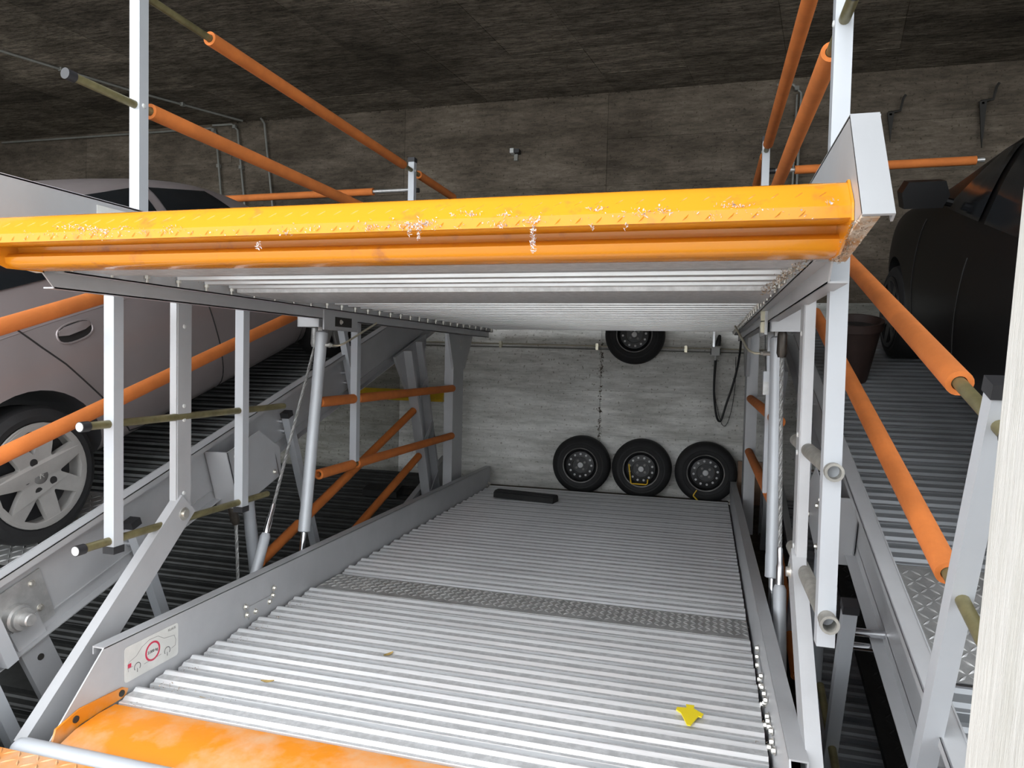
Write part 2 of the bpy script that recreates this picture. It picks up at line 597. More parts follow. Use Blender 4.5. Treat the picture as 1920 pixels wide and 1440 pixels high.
def lower_platform(T, label, rib, sides, main=False):
    t = thing('lower_platform', label, 'parking platform', ((DX0 + DX1) / 2, 4.6, -.12), T)
    ribs(t, rib, 2.20, 3.66, 0)
    ribs(t, rib, 3.96, 7.19, 0)
    # checkered cross plate with bent edges
    tp = MB().strip([(3.955, -.03), (3.945, .002), (3.93, .004), (3.70, .004), (3.672, .002), (3.664, -.03)], DX0, DX1, .004)
    o = tp.build('tread_plate', M['galv'] if rib is not RIBD else M['ribd'], t)
    if rib is not RIBD:
        lz = MB()
        lozenges(lz, (DX0, 3.705, .0045), (.037, 0, 0), (0, .0315, 0), (0, 0, 1), 66, 7, .042, .011, .005)
        z = lz.build('tread_bump', M['galv'], o)
        z['kind'] = 'stuff'
    for s in sides:
        x = XL if s < 0 else XR
        g = MB()
        g.prism([(2.165, .235), (7.2, .215), (7.2, -.12), (1.88, -.12), (1.925, -.02)], 'x', x, x + s * .006)
        g.prism([(2.165, .231), (7.2, .211), (7.2, .217), (2.165, .237)], 'x', min(x, x + s * .055), max(x, x + s * .055))
        g.prism([(2.165, .205), (7.2, .185), (7.2, .211), (2.165, .231)], 'x', x + s * .05, x + s * .055)
        gi = g.build('side_girder', M['silver'], t)
        q = x - s * .001
        rz = 0 if s < 0 else math.pi
        sp = MB().box(min(q, q - s * .005), max(q, q - s * .005), 3.05, 3.24, .03, .095).build('splice_plate', M['silver'], gi)
        for (y, z) in ((3.02, .105), (3.03, .06), (3.10, .055), (3.22, .065), (3.25, .09), (3.26, .125)):
            put(BOLT, 'bolt', gi, (q - s * .005, y, z), (0, 0, rz))
        for (y, z) in ((7.08, .02), (7.13, .045), (7.17, .03)):
            put(BOLT, 'bolt', gi, (q, y, z), (0, 0, rz))
        if main and s > 0:
            for y in (2.45, 2.55, 2.62, 2.70, 2.78, 2.85, 2.95):
                put(BOLT, 'bolt', gi, (q - .004, y, .05 + .03 * math.sin(y * 40)), (0, 0, rz))
                put(BOLT, 'bolt', gi, (q - .004, y + .03, .09 + .015 * math.sin(y * 23)), (0, 0, rz))
        # orange edge angle of the entry plate
        ea = MB().prism([(1.93, -.03), (1.95, .028), (2.05, .055), (2.25, .045), (2.275, .03), (2.26, .005), (2.05, -.005), (1.95, -.05)], 'x', min(q, q - s * .008), max(q, q - s * .008))
        e = ea.build('edge_angle', M['entry'], t)
        for (y, z) in ((2.03, .025), (2.24, .025)):
            MB().lathe([(.013, 0), (.013, .004), (.0001, .005)], (q - s * .008, y, z), (-s, 0, 0), 14).build('screw_head', M['dark'], e)
    MB().strip([(1.86, -.12), (1.885, -.075), (1.93, -.035), (2.02, -.006), (2.12, .004), (2.2, .002), (2.215, -.02)], DX0 + .004, DX1, -.005).build('entry_plate', M['entry'] if rib is not RIBD else M['ribd'], t)
    if main:
        ft = MB().lathe([(.0001, 0), (.022, .006), (.036, .022), (.040, .045), (.040, 2.62), (.0001, 2.66)], (-2.32, 1.895, -.03), (1, 0, 0), 20)
        ft.build('front_tube', M['post'], t)
        load_label(t)
    return t


def load_label(t):
    """load plate on the left girder: rounded white plate, car outline, red ring with the weight"""
    y0, y1, z0, z1 = 2.262, 2.556, .052, .196
    pts = []
    r = .014
    for (cy, cz, a0) in ((y1 - r, z1 - r, 0), (y0 + r, z1 - r, 90), (y0 + r, z0 + r, 180), (y1 - r, z0 + r, 270)):
        for k in range(5):
            a = R(a0 + k * 22.5)
            pts.append((cy + r * math.cos(a), cz + r * math.sin(a)))
    X = XL + .001
    lb = MB().prism(pts, 'x', X, X + .002).build('load_label', M['label'], t)
    x = X + .0022
    cy, cz = (y0 + y1) / 2, (z0 + z1) / 2

    def line(p, r, m, name):
        MB().path([(x, a, b) for a, b in p], r, 5).build(name, m, lb)
    U = lambda a, b: (y0 + a * (y1 - y0), z0 + b * (z1 - z0))
    line([U(*p) for p in ((.06, .28), (.05, .48), (.08, .55), (.2, .62), (.30, .80), (.44, .90), (.60, .88), (.72, .72), (.92, .66), (.95, .5), (.94, .34), (.86, .30))], .0009, M['ink'], 'car_outline')
    line([U(*p) for p in ((.34, .27), (.5, .28), (.66, .29))], .0009, M['ink'], 'sill_line')
    line([U(*p) for p in ((.05, .37), (.14, .38))], .0008, M['ink'], 'bumper_line')
    for k in (.22, .78):
        c = U(k, .30)
        line([(c[0] + .016 * math.cos(R(a)), c[1] + .016 * math.sin(R(a))) for a in range(-45, 230, 20)], .0015, M['inkd'], 'wheel_arc')
        MB().prism([(c[0] - .002, c[1] - .022), (c[0] + .002, c[1] - .022), (c[0] + .0015, c[1] - .006), (c[0] - .0015, c[1] - .006)], 'x', x, x + .0006).build('arrow_mark', M['ink'], lb)
    c = U(.5, .52)
    vs, fs = plate_with_holes(circ(0, 0, .041, 40), [circ(0, 0, .033, 40)], .001)
    MB().add([(x + p.z, c[0] + p.x, c[1] + p.y) for p in vs], fs).build('red_ring', M['red'], lb)
    a, b = U(.08, .44)
    MB().box(x, x + .0006, a - .009, a + .009, b - .008, b + .008).build('tail_lamp_mark', M['red'], lb)
    for body, size, pos, m in (('2.000 kg', .0165, c, M['inkd']), ('KLAUS', .015, U(.87, .89), M['ink'])):
        vs, fs = text_mesh(body, size)
        MB().add([(x + .0006 + p.z, pos[0] + p.x, pos[1] + p.y) for p in vs], fs).build('lettering', m, lb)


def upper_platform(T, label, rib, sides, main=False, lip=True):
    t = thing('upper_platform', label, 'parking platform', ((DX0 + DX1) / 2, 4.6, 1.6), T)
    zt = 1.725
    ribs(t, rib, 2.24, 2.91, zt)
    ribs(t, rib, 3.56, 7.19, zt)
    pm = M['rib_dust'] if rib is RIB else M['galv']
    MB().strip([(1.90, 1.70), (1.905, 1.668), (2.20, 1.668), (2.215, 1.70)], DX0, DX1, .004).build('end_beam', pm, t)
    cp = MB().strip([(2.92, 1.70), (2.925, 1.672), (2.96, 1.668), (3.50, 1.668), (3.535, 1.672), (3.54, 1.70)], DX0, DX1, .004).build('cross_plate', pm, t)
    ct = MB().box(DX0, DX1, 2.90, 3.57, 1.722, 1.727).build('tread_plate', M['galv'], t)
    if not main:
        lz = MB()
        lozenges(lz, (DX0, 2.90, 1.727), (.04, 0, 0), (0, .04, 0), (0, 0, 1), 61, 16, .045, .012, .004)
        z = lz.build('tread_bump', M['galv'], ct)
        z['kind'] = 'stuff'
    x0, x1 = -2.246, .296
    if lip:
        prof = [(1.95, 1.790), (1.775, 1.797), (1.752, 1.796), (1.738, 1.790), (1.727, 1.778), (1.700, 1.747), (1.688, 1.733), (1.692, 1.712), (1.72, 1.709), (1.85, 1.728), (1.86, 1.724), (1.866, 1.704), (1.855, 1.696),
                (1.825, 1.692), (1.814, 1.682), (1.818, 1.668), (1.834, 1.659), (1.86, 1.655), (1.96, 1.660)]
        lp = MB().strip(prof, x0, x1, -.004).build('entry_lip', M['lip'], t, 50)
        if main:
            lz = MB()
            a = Vector((0, 1.694, 1.739))
            b = Vector((0, 1.735, 1.787))
            d = (b - a).normalized()
            nn = Vector((0, -d.z, d.y))
            lozenges(lz, (x0 + .01, a.y, a.z), (.0500, 0, 0), d * .062, nn, 50, 1, .050, .012, .006, True)
            lozenges(lz, (x0 + .035, 1.745, 1.794), (.0500, 0, 0), (0, .05, 0), (0, 0, 1), 49, 3, .040, .010, .004)
            lozenges(lz, (x0 + .02, 1.6865, 1.714), (.05, 0, 0), (0, .003, .018), (0, -1, .15), 49, 1, .032, .006, .003, True)
            z = lz.build('tread_bump', M['lip'], lp)
            z['kind'] = 'stuff'
            cw = MB()
            for (x, z, n, wd) in ((-1.854, 1.752, 40, .03), (-1.784, 1.742, 60, .03), (-1.725, 1.735, 60, .025), (-1.64, 1.741, 24, .02), (-1.47, 1.733, 16, .02), (-1.188, 1.677, 12, .004),
                                  (-1.105, 1.712, 16, .02), (-.851, 1.721, 34, .014), (-.745, 1.724, 60, .022), (-.72, 1.717, 60, .02), (-.693, 1.726, 40, .012), (-.614, 1.746, 20, .012),
                                  (-.576, 1.743, 40, .011), (-.498, 1.715, 30, .009), (-.49, 1.739, 26, .010), (-.419, 1.724, 50, .012), (-.26, 1.746, 30, .010), (-.156, 1.734, 36, .018),
                                  (-.111, 1.737, 30, .010), (.05, 1.741, 44, .026), (.252, 1.741, 20, .006)):
                yy = 1.6845 if z < 1.736 else 1.6845 + (z - 1.736) * .85
                flakes(cw, [(x, yy, z)], n, (wd, .0025, .005), .0038)
            for (x, z0, z1, n) in ((-.416, 1.712, 1.645, 90), (-.716, 1.715, 1.685, 30), (-.745, 1.715, 1.695, 20), (-1.188, 1.69, 1.668, 14), (-.27, 1.712, 1.692, 12), (-.19, 1.712, 1.695, 10)):
                flakes(cw, [(x + random.gauss(0, .002), 1.688, z0 + (z1 - z0) * k / n) for k in range(n)], 1, (.0028, .002, .002), .0035)
            flakes(cw, [(random.uniform(-2.0, .28), 1.684, random.uniform(1.712, 1.738)) for _ in range(90)], 3, (.015, .002, .004), .003)
            z = cw.build('cobweb', M['web'], lp)
            z['kind'] = 'stuff'
    for s in sides:
        x = -2.25 if s < 0 else .30
        w = lambda a: (min(x, x + s * a), max(x, x + s * a))
        fx = x + s * .062
        g = MB()
        g.prism([(1.60, 1.70), (1.78, 1.96), (7.2, 1.957), (7.2, 1.60), (2.0, 1.60), (1.95, 1.655)], 'x', *w(.005))
        g.prism([(1.78, 1.952), (7.2, 1.952), (7.2, 1.957), (1.78, 1.957)], 'x', *w(.065))
        g.prism([(1.9, 1.925), (7.2, 1.925), (7.2, 1.957), (1.9, 1.957)], 'x', min(x + s * .06, x + s * .065), max(x + s * .06, x + s * .065))
        g.prism([(2.0, 1.60), (7.2, 1.60), (7.2, 1.605), (2.0, 1.605)], 'x', *w(.05))
        g.prism([(1.597, 1.697), (1.777, 1.96), (1.783, 1.956), (1.603, 1.694)], 'x', *w(.062))
        g.prism([(1.60, 1.695), (1.62, 1.685), (1.81, 1.925), (1.98, 1.925), (1.98, 1.957), (1.78, 1.957)], 'x', min(fx, fx - s * .005), max(fx, fx - s * .005))
        gi = g.build('side_girder', M['silver'], t)
        if main and s < 0:
            MB().box(-2.2495, -2.2475, 2.18, 2.46, 1.80, 1.935).build('blank_label', M['label'], gi)
        # lower edge flange under the entry, then the screwed edge bar under the deck
        MB().prism([(1.61, 1.700), (1.96, 1.657), (1.96, 1.650), (1.605, 1.692)], 'x', *w(.035)).build('bottom_flange', M['dirtpaint'] if main else M['silver'], gi)
        xb = -2.205 if s < 0 else .262
        eb = MB()
        eb.prism([(1.96, 1.656), (7.2, 1.656), (7.2, 1.697), (1.98, 1.697)], 'x', min(xb, xb + s * .005), max(xb, xb + s * .005))
        eb.prism([(2.0, 1.656), (7.2, 1.656), (7.2, 1.661), (2.0, 1.661)], 'x', min(xb, xb + s * .05), max(xb, xb + s * .05))
        eb = eb.build('edge_bar', M['silver'], t)
        if main:
            for k in range(30):
                y = 2.02 + k * .175
                put(STUD, 'bolt', eb, (xb - s * .012, y, 1.682))
        # cylinder bracket on the outer face
        bk = MB()
        xo = x + s * .012
        lo_, hi_ = min(xo, xo + s * .15), max(xo, xo + s * .15)
        bk.box(lo_, hi_, 3.80, 3.806, 1.55, 1.90)
        bk.prism([(3.80, 1.55), (4.22, 1.55), (4.26, 1.72), (4.10, 1.90), (3.80, 1.90)], 'x', min(xo, xo + s * .006), max(xo, xo + s * .006))
        bk.prism([(3.80, 1.55), (4.22, 1.55), (4.26, 1.72), (4.10, 1.90), (3.80, 1.90)], 'x', min(xo + s * .144, xo + s * .15), max(xo + s * .144, xo + s * .15))
        bk.box(lo_, hi_, 4.20, 4.206, 1.55, 1.70)
        b = bk.build('cylinder_bracket', M['silver'], gi)
        sl = x - s * .002 if main else xo + s * .152
        if main:
            MB().box(min(x, x - s * .01), max(x, x - s * .01), 3.82, 4.24, 1.535, 1.66).build('bracket_plate', M['silver'], b)
            MB().box(min(x - s * .010, x - s * .0115), max(x - s * .010, x - s * .0115), 3.95, 4.16, 1.56, 1.62).build('bracket_slot', M['dark'], b)
            put(BOLT, 'bolt', b, (x - s * .0115, 4.02, 1.59), (0, 0, 0 if s < 0 else math.pi))
        else:
            for (y, z) in ((3.86, 1.60), (4.16, 1.60), (3.86, 1.85), (3.93, 1.78)):
                put(BOLT, 'bolt', b, (sl, y, z), (0, 0, 0 if s > 0 else math.pi))
            if s < 0:
                continue
            # bearing plate of the suspension arm
            bp = MB().box(min(x + s * .006, x + s * .014), max(x + s * .006, x + s * .014), 2.42, 2.74, 1.64, 1.87).build('bearing_plate', M['galv'], gi)
            for (y, z) in ((2.47, 1.83), (2.47, 1.70), (2.69, 1.83), (2.69, 1.71)):
                put(BOLT, 'bolt', bp, (x + s * .014, y, z), (0, 0, 0 if s > 0 else math.pi))
            sh = MB()
            sh.lathe([(.055, 0), (.055, .03), (.045, .035), (.045, .05), (.0001, .05)], (x + s * .014, 2.58, 1.745), (s, 0, 0), 20)
            sh.lathe([(.026, .05), (.026, .085), (.022, .09), (.0001, .09)], (x + s * .014, 2.58, 1.745), (s, 0, 0), 16)
            sh.build('pivot_shaft', M['galv'], bp)
        if lip:
            ck = MB().prism([(1.675, 1.70), (1.68, 1.74), (1.74, 1.803), (1.95, 1.803), (1.95, 1.652), (1.82, 1.648)], 'x', min(x - s * .006, x - s * .001), max(x - s * .006, x - s * .001))
            c = ck.build('lip_cheek', M['lip'], t)
            if main:
                for (y, z) in ((1.78, 1.735),):
                    MB().lathe([(.014, 0), (.014, .012), (.018, .013), (.018, .016), (.010, .018), (.010, .03), (.0001, .03)], (x - s * .006, y, z), (-s, 0, 0), 12).build('bolt', M['chrome'], c)
    if main:
        db = MB()
        flakes(db, [(.31, 1.63 + k * .017, 1.69 - k * .0022) for k in range(20)], 14, (.010, .012, .003), .004)
        flakes(db, [(.25 - .002 * k, 2.0 + k * .05, 1.668) for k in range(20)], 16, (.012, .02, .006), .005)
        flakes(db, [(.22 - k * .03, 2.16, 1.688) for k in range(8)], 8, (.02, .006, .003), .004)
        flakes(db, [(-2.19, 2.0 + k * .08, 1.70) for k in range(14)], 8, (.006, .03, .003), .004)
        z = db.build('debris', M['dirt'], t)
        z['kind'] = 'stuff'
    return t


def foam(root, y0, y1, x, z, r=.033):
    MB().pipe((x, y0, z), (x, y1, z), r, .019, 18).build('foam_sleeve', M['foam'], root)


def rod(root, y0, y1, x, z, caps=True, white=False):
    o = MB().pipe((x, y0, z), (x, y1, z), .0168, .014, 14).build('rail_tube', M['olive'], root)
    if caps:
        c = MB()
        c.lathe([(.021, -.004), (.021, .035), (.0169, .036)], (x, y0, z), (0, 1, 0), 14)
        c.build('end_cap', M['black'], o)
        if white:
            MB().lathe([(.0001, -.0055), (.018, -.0055), (.018, -.003)], (x, y0, z), (0, 1, 0), 14).build('cap_face', M['white'], o)
    return o


def post(root, x, y, z0, z1, top=False, bottom=False, w=.05, lean=0.0, pegs=None, gx=None):
    p = MB()
    ya, yb = y, y - lean * (z1 - z0)
    p.bar((x, ya, z0), (x, yb, z1), w, w)
    o = p.build('post', M['post'], root)
    if top:
        MB().bar((x, yb, z1 - .005), (x, yb - lean * .03, z1 + .03), w + .008, w + .008).build('post_cap', M['black'], o)
    if bottom:
        MB().bar((x, ya, z0 - .018), (x, ya, z0 + .012), w + .006, w + .006).build('post_cap', M['black'], o)
    if pegs and gx is not None:
        for z in pegs:
            yy = ya - lean * (z - z0)
            MB().tube((x, yy, z), (gx, yy, z), .016, 12).build('spacer', M['chrome'], o)
    return o


def upper_railing(T, side, label, yf, main=True):
    x = PL + .02 if side < 0 else PR
    gx = -2.25 if side < 0 else .30
    t = thing('upper_railing', label, 'railing', (x, yf, 1.62), T, None)
    ln = 0.0 if main else .045
    for y, top, pg in ((yf, True, (1.70, 1.80)), (5.30 if main else 5.40, True, (1.72, 1.80))):
        o = post(t, x, y, 1.62, 2.95, top, False, lean=ln, pegs=pg, gx=gx)
        for z in (2.41, 2.88):
            yy = y - ln * (z - 1.62)
            put(RIVET, 'rivet', o, (x - side * .025, yy, z), (0, 0, 0 if side < 0 else math.pi))
    for z, ya, yb in ((2.41, 2.12, 2.53 if main else 2.50), (2.88, 2.0 if main else 2.28, 2.90 if main else 2.64)):
        rod(t, ya, 6.3, x, z)
        foam(t, yb, 5.12, x, z)
        foam(t, 5.42, 6.25, x, z)
    return t


def hanging_railing(T, side, label, main=True):
    x = PL if side < 0 else PR
    if not main and side < 0:
        x = -2.39
    gx = -2.25 if side < 0 else .30
    t = thing('hanging_railing', label, 'railing', (x, 2.34, .56), T)
    ln = 0.0 if main else .045
    spec = {(1, -1): ((2.36, .56), (3.19, .56), (4.43, .64)), (1, 1): ((2.24, .56), (4.30, .64)), (0, 1): ((2.42, .56), (3.24, .56), (4.58, .56)), (0, -1): ((3.26, .45), (4.6, .45))}[(int(main), side)]
    hi, pg = (1.81, (1.70, 1.77)) if main or side > 0 else (1.75, (1.575, 1.645))
    for y, zb in spec:
        post(t, x, y, zb, hi, True, side < 0 and y < 4, lean=ln, pegs=pg, gx=gx)
    if main and side > 0:
        for z, ya, yb in ((1.08, 2.18, 3.05), (.645, 2.16, 3.05)):
            o = MB().pipe((x, ya, z), (x, yb, z), .025, .019, 16).build('rail_tube', M['greytube'], t)
            MB().pipe((x, ya - .002, z), (x, ya + .02, z), .027, .0195, 16).build('tube_collar', M['greytube'], o)
    else:
        rod(t, 2.20, 3.57, x, 1.08 if main or side > 0 else 1.04, True, main)
        if main or side > 0:
            rod(t, 2.18, 3.42, x, .595, True, main)
    if main or side > 0:
        x2 = x if side < 0 else x + .02
        for z in (1.08, .62):
            rod(t, 4.0, 6.42, x2, z, False)
            foam(t, 3.96, 4.40, x2, z)
            foam(t, 4.46, 6.38, x2, z)
    else:
        rod(t, 4.35, 6.42, x, .50, False)
        foam(t, 4.22, 6.38, x, .50)
    return t


def suspension_arm(T, side, label, main=True):
    x = -2.345 if side < 0 else (.338 if main else .355)
    t = thing('suspension_arm', label, 'lift arm', (x, 2.0, -.06), T)
    a = MB()
    if main:
        a.box(x - .004, x + .004, 2.715, 2.80, .60, 1.76)
        a.box(min(x, x + side * .035), max(x, x + side * .035), 2.708, 2.716, .60, 1.76)
        a.box(min(x, x + side * .035), max(x, x + side * .035), 2.799, 2.807, .60, 1.76)
    else:
        a.bar((.322, 2.60, 1.70), (.322, 2.70, .60), .008, .13)
        a.bar((.31, 2.54, 1.70), (.31, 2.64, .60), .03, .008)
        a.bar((.31, 2.66, 1.70), (.31, 2.76, .60), .03, .008)
    h = a.build('hanger', M['silver'], t)
    if not main:
        MB().tube((.318, 2.615, 1.52), (.330, 2.615, 1.52), .014, 14).build('drill_hole', M['dark'], h)
        return t
    for z in (1.50, 1.13, 1.065, .72):
        put(RIVET, 'rivet', h, (x - side * .004, 2.755, z), (0, 0, 0 if side < 0 else math.pi))
    b = MB()
    p0, p1 = Vector((x - side * .012, 2.74, .635)), Vector((x - side * .012, 1.985, -.085))
    d = (p1 - p0).normalized()
    n = Vector((0, -d.z, d.y))
    b.bar(p0 - d * .05, p1, .006, .125)
    for k in (-1, 1):
        b.bar(p0 - d * .05 + n * (k * .06) + Vector((side * .022, 0, 0)), p1 + n * (k * .06) + Vector((side * .022, 0, 0)), .045, .006)
    b.build('lever', M['silver'], t)
    pv = MB().lathe([(.030, 0), (.030, .004), (.018, .005), (.018, .014), (.0001, .014)], (x - side * .015, 2.745, .625), (-side, 0, 0), 18)
    pv.build('pivot_bolt', M['bolt'], t)
    return t


def lifting_cylinder(T, side, label):
    x = -2.36 if side < 0 else .366
    t = thing('lifting_cylinder', label, 'hydraulic cylinder', (x, 3.70, -.45), T)
    a, b = Vector((x, 4.0, 1.53)), Vector((x, 3.815, .285))
    d = (b - a).normalized()
    L = (b - a).length
    MB().lathe([(.028, 0), (.038, .01), (.038, .05), (.036, .055), (.036, L - .12), (.0375, L - .115), (.0375, L - .005), (.030, L)], a, d, 24).build('barrel', M['post'], t)
    MB().tube(b, b + d * .75, .018, 16).build('piston_rod', M['chrome'], t)
    MB().box(x - .015, x + .015, 3.975, 4.045, 1.50, 1.60).build('clevis', M['galv'], t)
    # small hydraulic feed pipe bent up to the deck
    s = -side
    p = a + d * .09
    y = p.y
    pts = [(x + s * .03, y, p.z), (x + s * .10, y + .02, p.z)]
    for k in range(1, 7):
        an = k / 6 * R(55)
        pts.append((x + s * (.10 + .06 * math.sin(an)), y + .02 + .10 * (1 - math.cos(an)), p.z + .06 * (1 - math.cos(an))))
    e = pts[-1]
    pts.append((e[0] + s * .055, e[1] + .30, e[2] + .135))
    MB().path(pts, .0065, 8).build('feed_pipe', M['brass'], t)
    MB().lathe([(.011, 0), (.011, .02), (.015, .021), (.015, .035), (.010, .036), (.010, .05)], (x + s * .035, y, p.z), (s, 0, 0), 8).build('pipe_fitting', M['bolt'], t)
    return t


def levelling_rod(T, side, label):
    x = -2.45 if side < 0 else .405
    t = thing('levelling_cable', label, 'steel cable', (x, 3.4, -.2), T)
    p = [Vector((x, *q)) for q in ((4.07, 1.57), (4.06, 1.43), (3.63, .49), (3.555, .33), (3.38, -.05))]
    if side > 0:
        x = .375
        p = [Vector((x, *q)) for q in ((3.842, 1.56), (3.845, 1.42), (3.60, .50), (3.555, .33), (3.40, -.12))]
    MB().lathe([(.016, 0), (.024, .02), (.026, .12), (.020, .135), (.020, (p[1] - p[0]).length)], p[0], p[1] - p[0], 14).build('socket', M['rope'] if side < 0 else M['socket'], t)
    # twisted strands
    cb = MB()
    d = p[2] - p[1]
    u, w = MB.frame(d)
    r0 = .0055
    for k in range(4):
        cb.path([p[1] + d * (i / 90) + (u * math.cos(i * .9 + k * math.pi / 2) + w * math.sin(i * .9 + k * math.pi / 2)) * r0 for i in range(91)], .0050, 5)
    cb.build('wire_rope', M['rope'], t)
    MB().lathe([(.012, 0), (.014, .01), (.014, .08), (.018, .09), (.018, (p[3] - p[2]).length)], p[2], p[3] - p[2], 14).build('sleeve', M['chrome'], t)
    MB().lathe([(.022, 0), (.030, .02), (.030, (p[4] - p[3]).length)], p[3], p[4] - p[3], 18).build('adjuster_tube', M['post'], t)
    return t


def rear_column(T, side, label, main=True):
    x = -2.345 if side < 0 else .352
    t = thing('rear_column', label, 'steel column', (x, 6.5, -.1), T)
    xo = x + side * .085
    a = MB()
    ln = .0 if main else .03
    a.bar((x, 6.52 + ln * 1.4, -.1), (x, 6.52, 1.66), .006, .28)
    for k in (-1, 1):
        a.bar((x + side * .043, 6.52 + k * .14 + ln * 1.4, -.1), (x + side * .043, 6.52 + k * .14, 1.66), .09, .007)
        if not main:
            a.bar((x + side * .085, 6.52 + k * .125 + ln * 1.4, -.1), (x + side * .085, 6.52 + k * .125, 1.66), .007, .035)
    a.build('column_profile', M['silver'], t)
    MB().prism([(6.2, 1.66), (6.93, 1.66), (6.9, 1.58), (6.68, 1.27), (6.36, 1.27), (6.22, 1.58)], 'x', x - .012 * 1, x + .012).build('gusset', M['silver'], t)
    if main:
        MB().box(min(x - side * .012, x - side * .0135), max(x - side * .012, x - side * .0135), 6.52, 6.60, 1.46, 1.55).build('type_plate', M['galv'], t)
    else:
        for z in (.2, .75, 1.2):
            MB().bar((x + side * .09, 6.40 + ln, z), (x + side * .09, 6.64 + ln, z + .1), .006, .05).build('tie_plate', M['silver'], t)
    return t


lower_platform(T_MID, 'lower silver ribbed parking platform of the middle bay, empty, with orange front edge', RIB, (-1, 1), True)
upper_platform(T_MID, 'raised parking platform over the middle bay with yellow-orange checkered front lip', RIB, (-1, 1), True)
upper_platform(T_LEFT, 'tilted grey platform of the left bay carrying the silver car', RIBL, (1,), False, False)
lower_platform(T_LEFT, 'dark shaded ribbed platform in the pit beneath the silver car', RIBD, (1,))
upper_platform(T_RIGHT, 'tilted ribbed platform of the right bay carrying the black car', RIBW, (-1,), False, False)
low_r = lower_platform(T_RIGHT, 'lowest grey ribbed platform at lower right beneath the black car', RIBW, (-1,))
upper_railing(T_MID, -1, 'pair of orange foam padded rails above the middle platform, left side under ceiling', 2.47)
upper_railing(T_MID, 1, 'pair of orange foam padded rails above the middle platform, right side', 2.33)
hanging_railing(T_MID, -1, 'white posts with two olive tubes hanging beneath the left edge of middle platform')
hanging_railing(T_MID, 1, 'white posts with two olive tube ends hanging beneath the right edge of middle platform')
upper_railing(T_LEFT, 1, 'sloping orange foam rails passing in front of the silver car', 2.47, False)
upper_railing(T_RIGHT, -1, 'thick sloping orange foam rails on a leaning post before the black car', 2.45, False)
hanging_railing(T_LEFT, 1, 'leaning posts and steep orange rails under the silver car platform', False)
hanging_railing(T_RIGHT, -1, 'leaning black-capped posts with steep orange rail under the right tilted platform', False)
suspension_arm(T_MID, -1, 'long grey lever on riveted hanger left of the silver ribbed deck')
suspension_arm(T_MID, 1, 'grey lever and hanger right of the silver ribbed deck')
suspension_arm(T_LEFT, 1, 'grey drilled arm below the round pivot of the silver car platform', False)
lifting_cylinder(T_MID, -1, 'white hydraulic cylinder left, with chrome rod standing behind deck edge')
lifting_cylinder(T_MID, 1, 'white hydraulic cylinder right, upright among the right posts')
lifting_cylinder(T_LEFT, 1, 'grey cylinder in shade below the bracket of the silver car platform')
lifting_cylinder(T_RIGHT, -1, 'grey cylinder of the right bay, mostly hidden behind the right posts')
levelling_rod(T_MID, -1, 'slanting steel cable with polished lower tube beside left white cylinder')
levelling_rod(T_MID, 1, 'upright twisted steel cable with polished tube beside right white cylinder')
levelling_rod(T_LEFT, 1, 'dark thin cable beside shaded cylinder under the silver car')
rear_column(T_MID, -1, 'grey rear column with wide top gusset, left of the leaning spare wheels')
rear_column(T_MID, 1, 'slim rear column right of the leaning spare wheels')
rear_column(T_LEFT, 1, 'leaning open channel rear column behind the orange rails at left', False)
rear_column(T_RIGHT, -1, 'leaning rear column of the right bay near the back wall', False)

sw = thing('limit_switch', 'small grey switch block with wire beside the right white cylinder', 'switch', (.335, 3.99, 1.20), T_MID)
MB().box(.300, .328, 3.97, 4.01, 1.22, 1.29).build('switch_body', M['galv'], sw)
MB().box(.300, .330, 3.965, 4.015, 1.29, 1.345).build('switch_head', M['post'], sw)
MB().path(smooth([(.314, 3.99, 1.345), (.308, 3.99, 1.42), (.302, 3.99, 1.56)]), .003, 6).build('wire', M['hose'], sw)
cb_ = thing('terminal_block', 'cream coloured terminal block on the bracket above the right cylinder', 'terminal block', (.285, 3.9, 1.54), T_MID)
MB().box(.268, .288, 3.83, 3.87, 1.545, 1.600).build('terminal', M['cream'], cb_)
MB().box(.268, .288, 3.83, 3.87, 1.606, 1.655).build('terminal', M['cream'], cb_)
MB().box(.286, .292, 3.82, 3.88, 1.535, 1.66).build('carrier_rail', M['galv'], cb_)

# transverse foam rails at the back
for lab, y, z, xs_, fo in (('horizontal orange foam rail crossing to the left at the back', 5.36, 2.722, (-4.35, -2.36), (-4.3, -2.72)),
                           ('horizontal orange foam rail crossing to the right at the back', 5.36, 2.745, (.39, 1.75), (.57, 1.70))):
    t = thing('cross_rail', lab, 'railing', (xs_[0], y, z - .03))
    MB().tube((xs_[0], y, z), (xs_[1], y, z + .008), .015, 12).build('rail_tube', M['galv'], t)
    MB().pipe((fo[0], y, z), (fo[1], y, z + .006), .030, .018, 16).build('foam_sleeve', M['foam'], t)
    MB().lathe([(.02, 0), (.02, .05)], (xs_[1] if fo[0] < -1 else xs_[0], y, z), (1, 0, 0), 12).build('end_cap', M['black'], t)

# black rubber-lined channel on the lowest right platform
ch = MB()
ch.box(-1.90, -1.62, 4.0, 6.9, .023, .032)
ch.box(-1.90, -1.86, 4.0, 6.9, .023, .075)
ch.box(-1.65, -1.62, 4.0, 6.9, .023, .075)
ct = thing('guide_channel', 'black rubber lined channel lying along the lowest right platform', 'wheel guide', (-1.75, 4.0, .023), T_RIGHT)
ch.build('channel', M['rubber'], ct)
lz = MB()
lozenges(lz, (-1.855, 4.0, .032), (.10, 0, 0), (0, .06, 0), (0, 0, 1), 2, 48, .06, .014, .006)
z = lz.build('tread_bump', M['rubber'], ct)
z['kind'] = 'stuff'


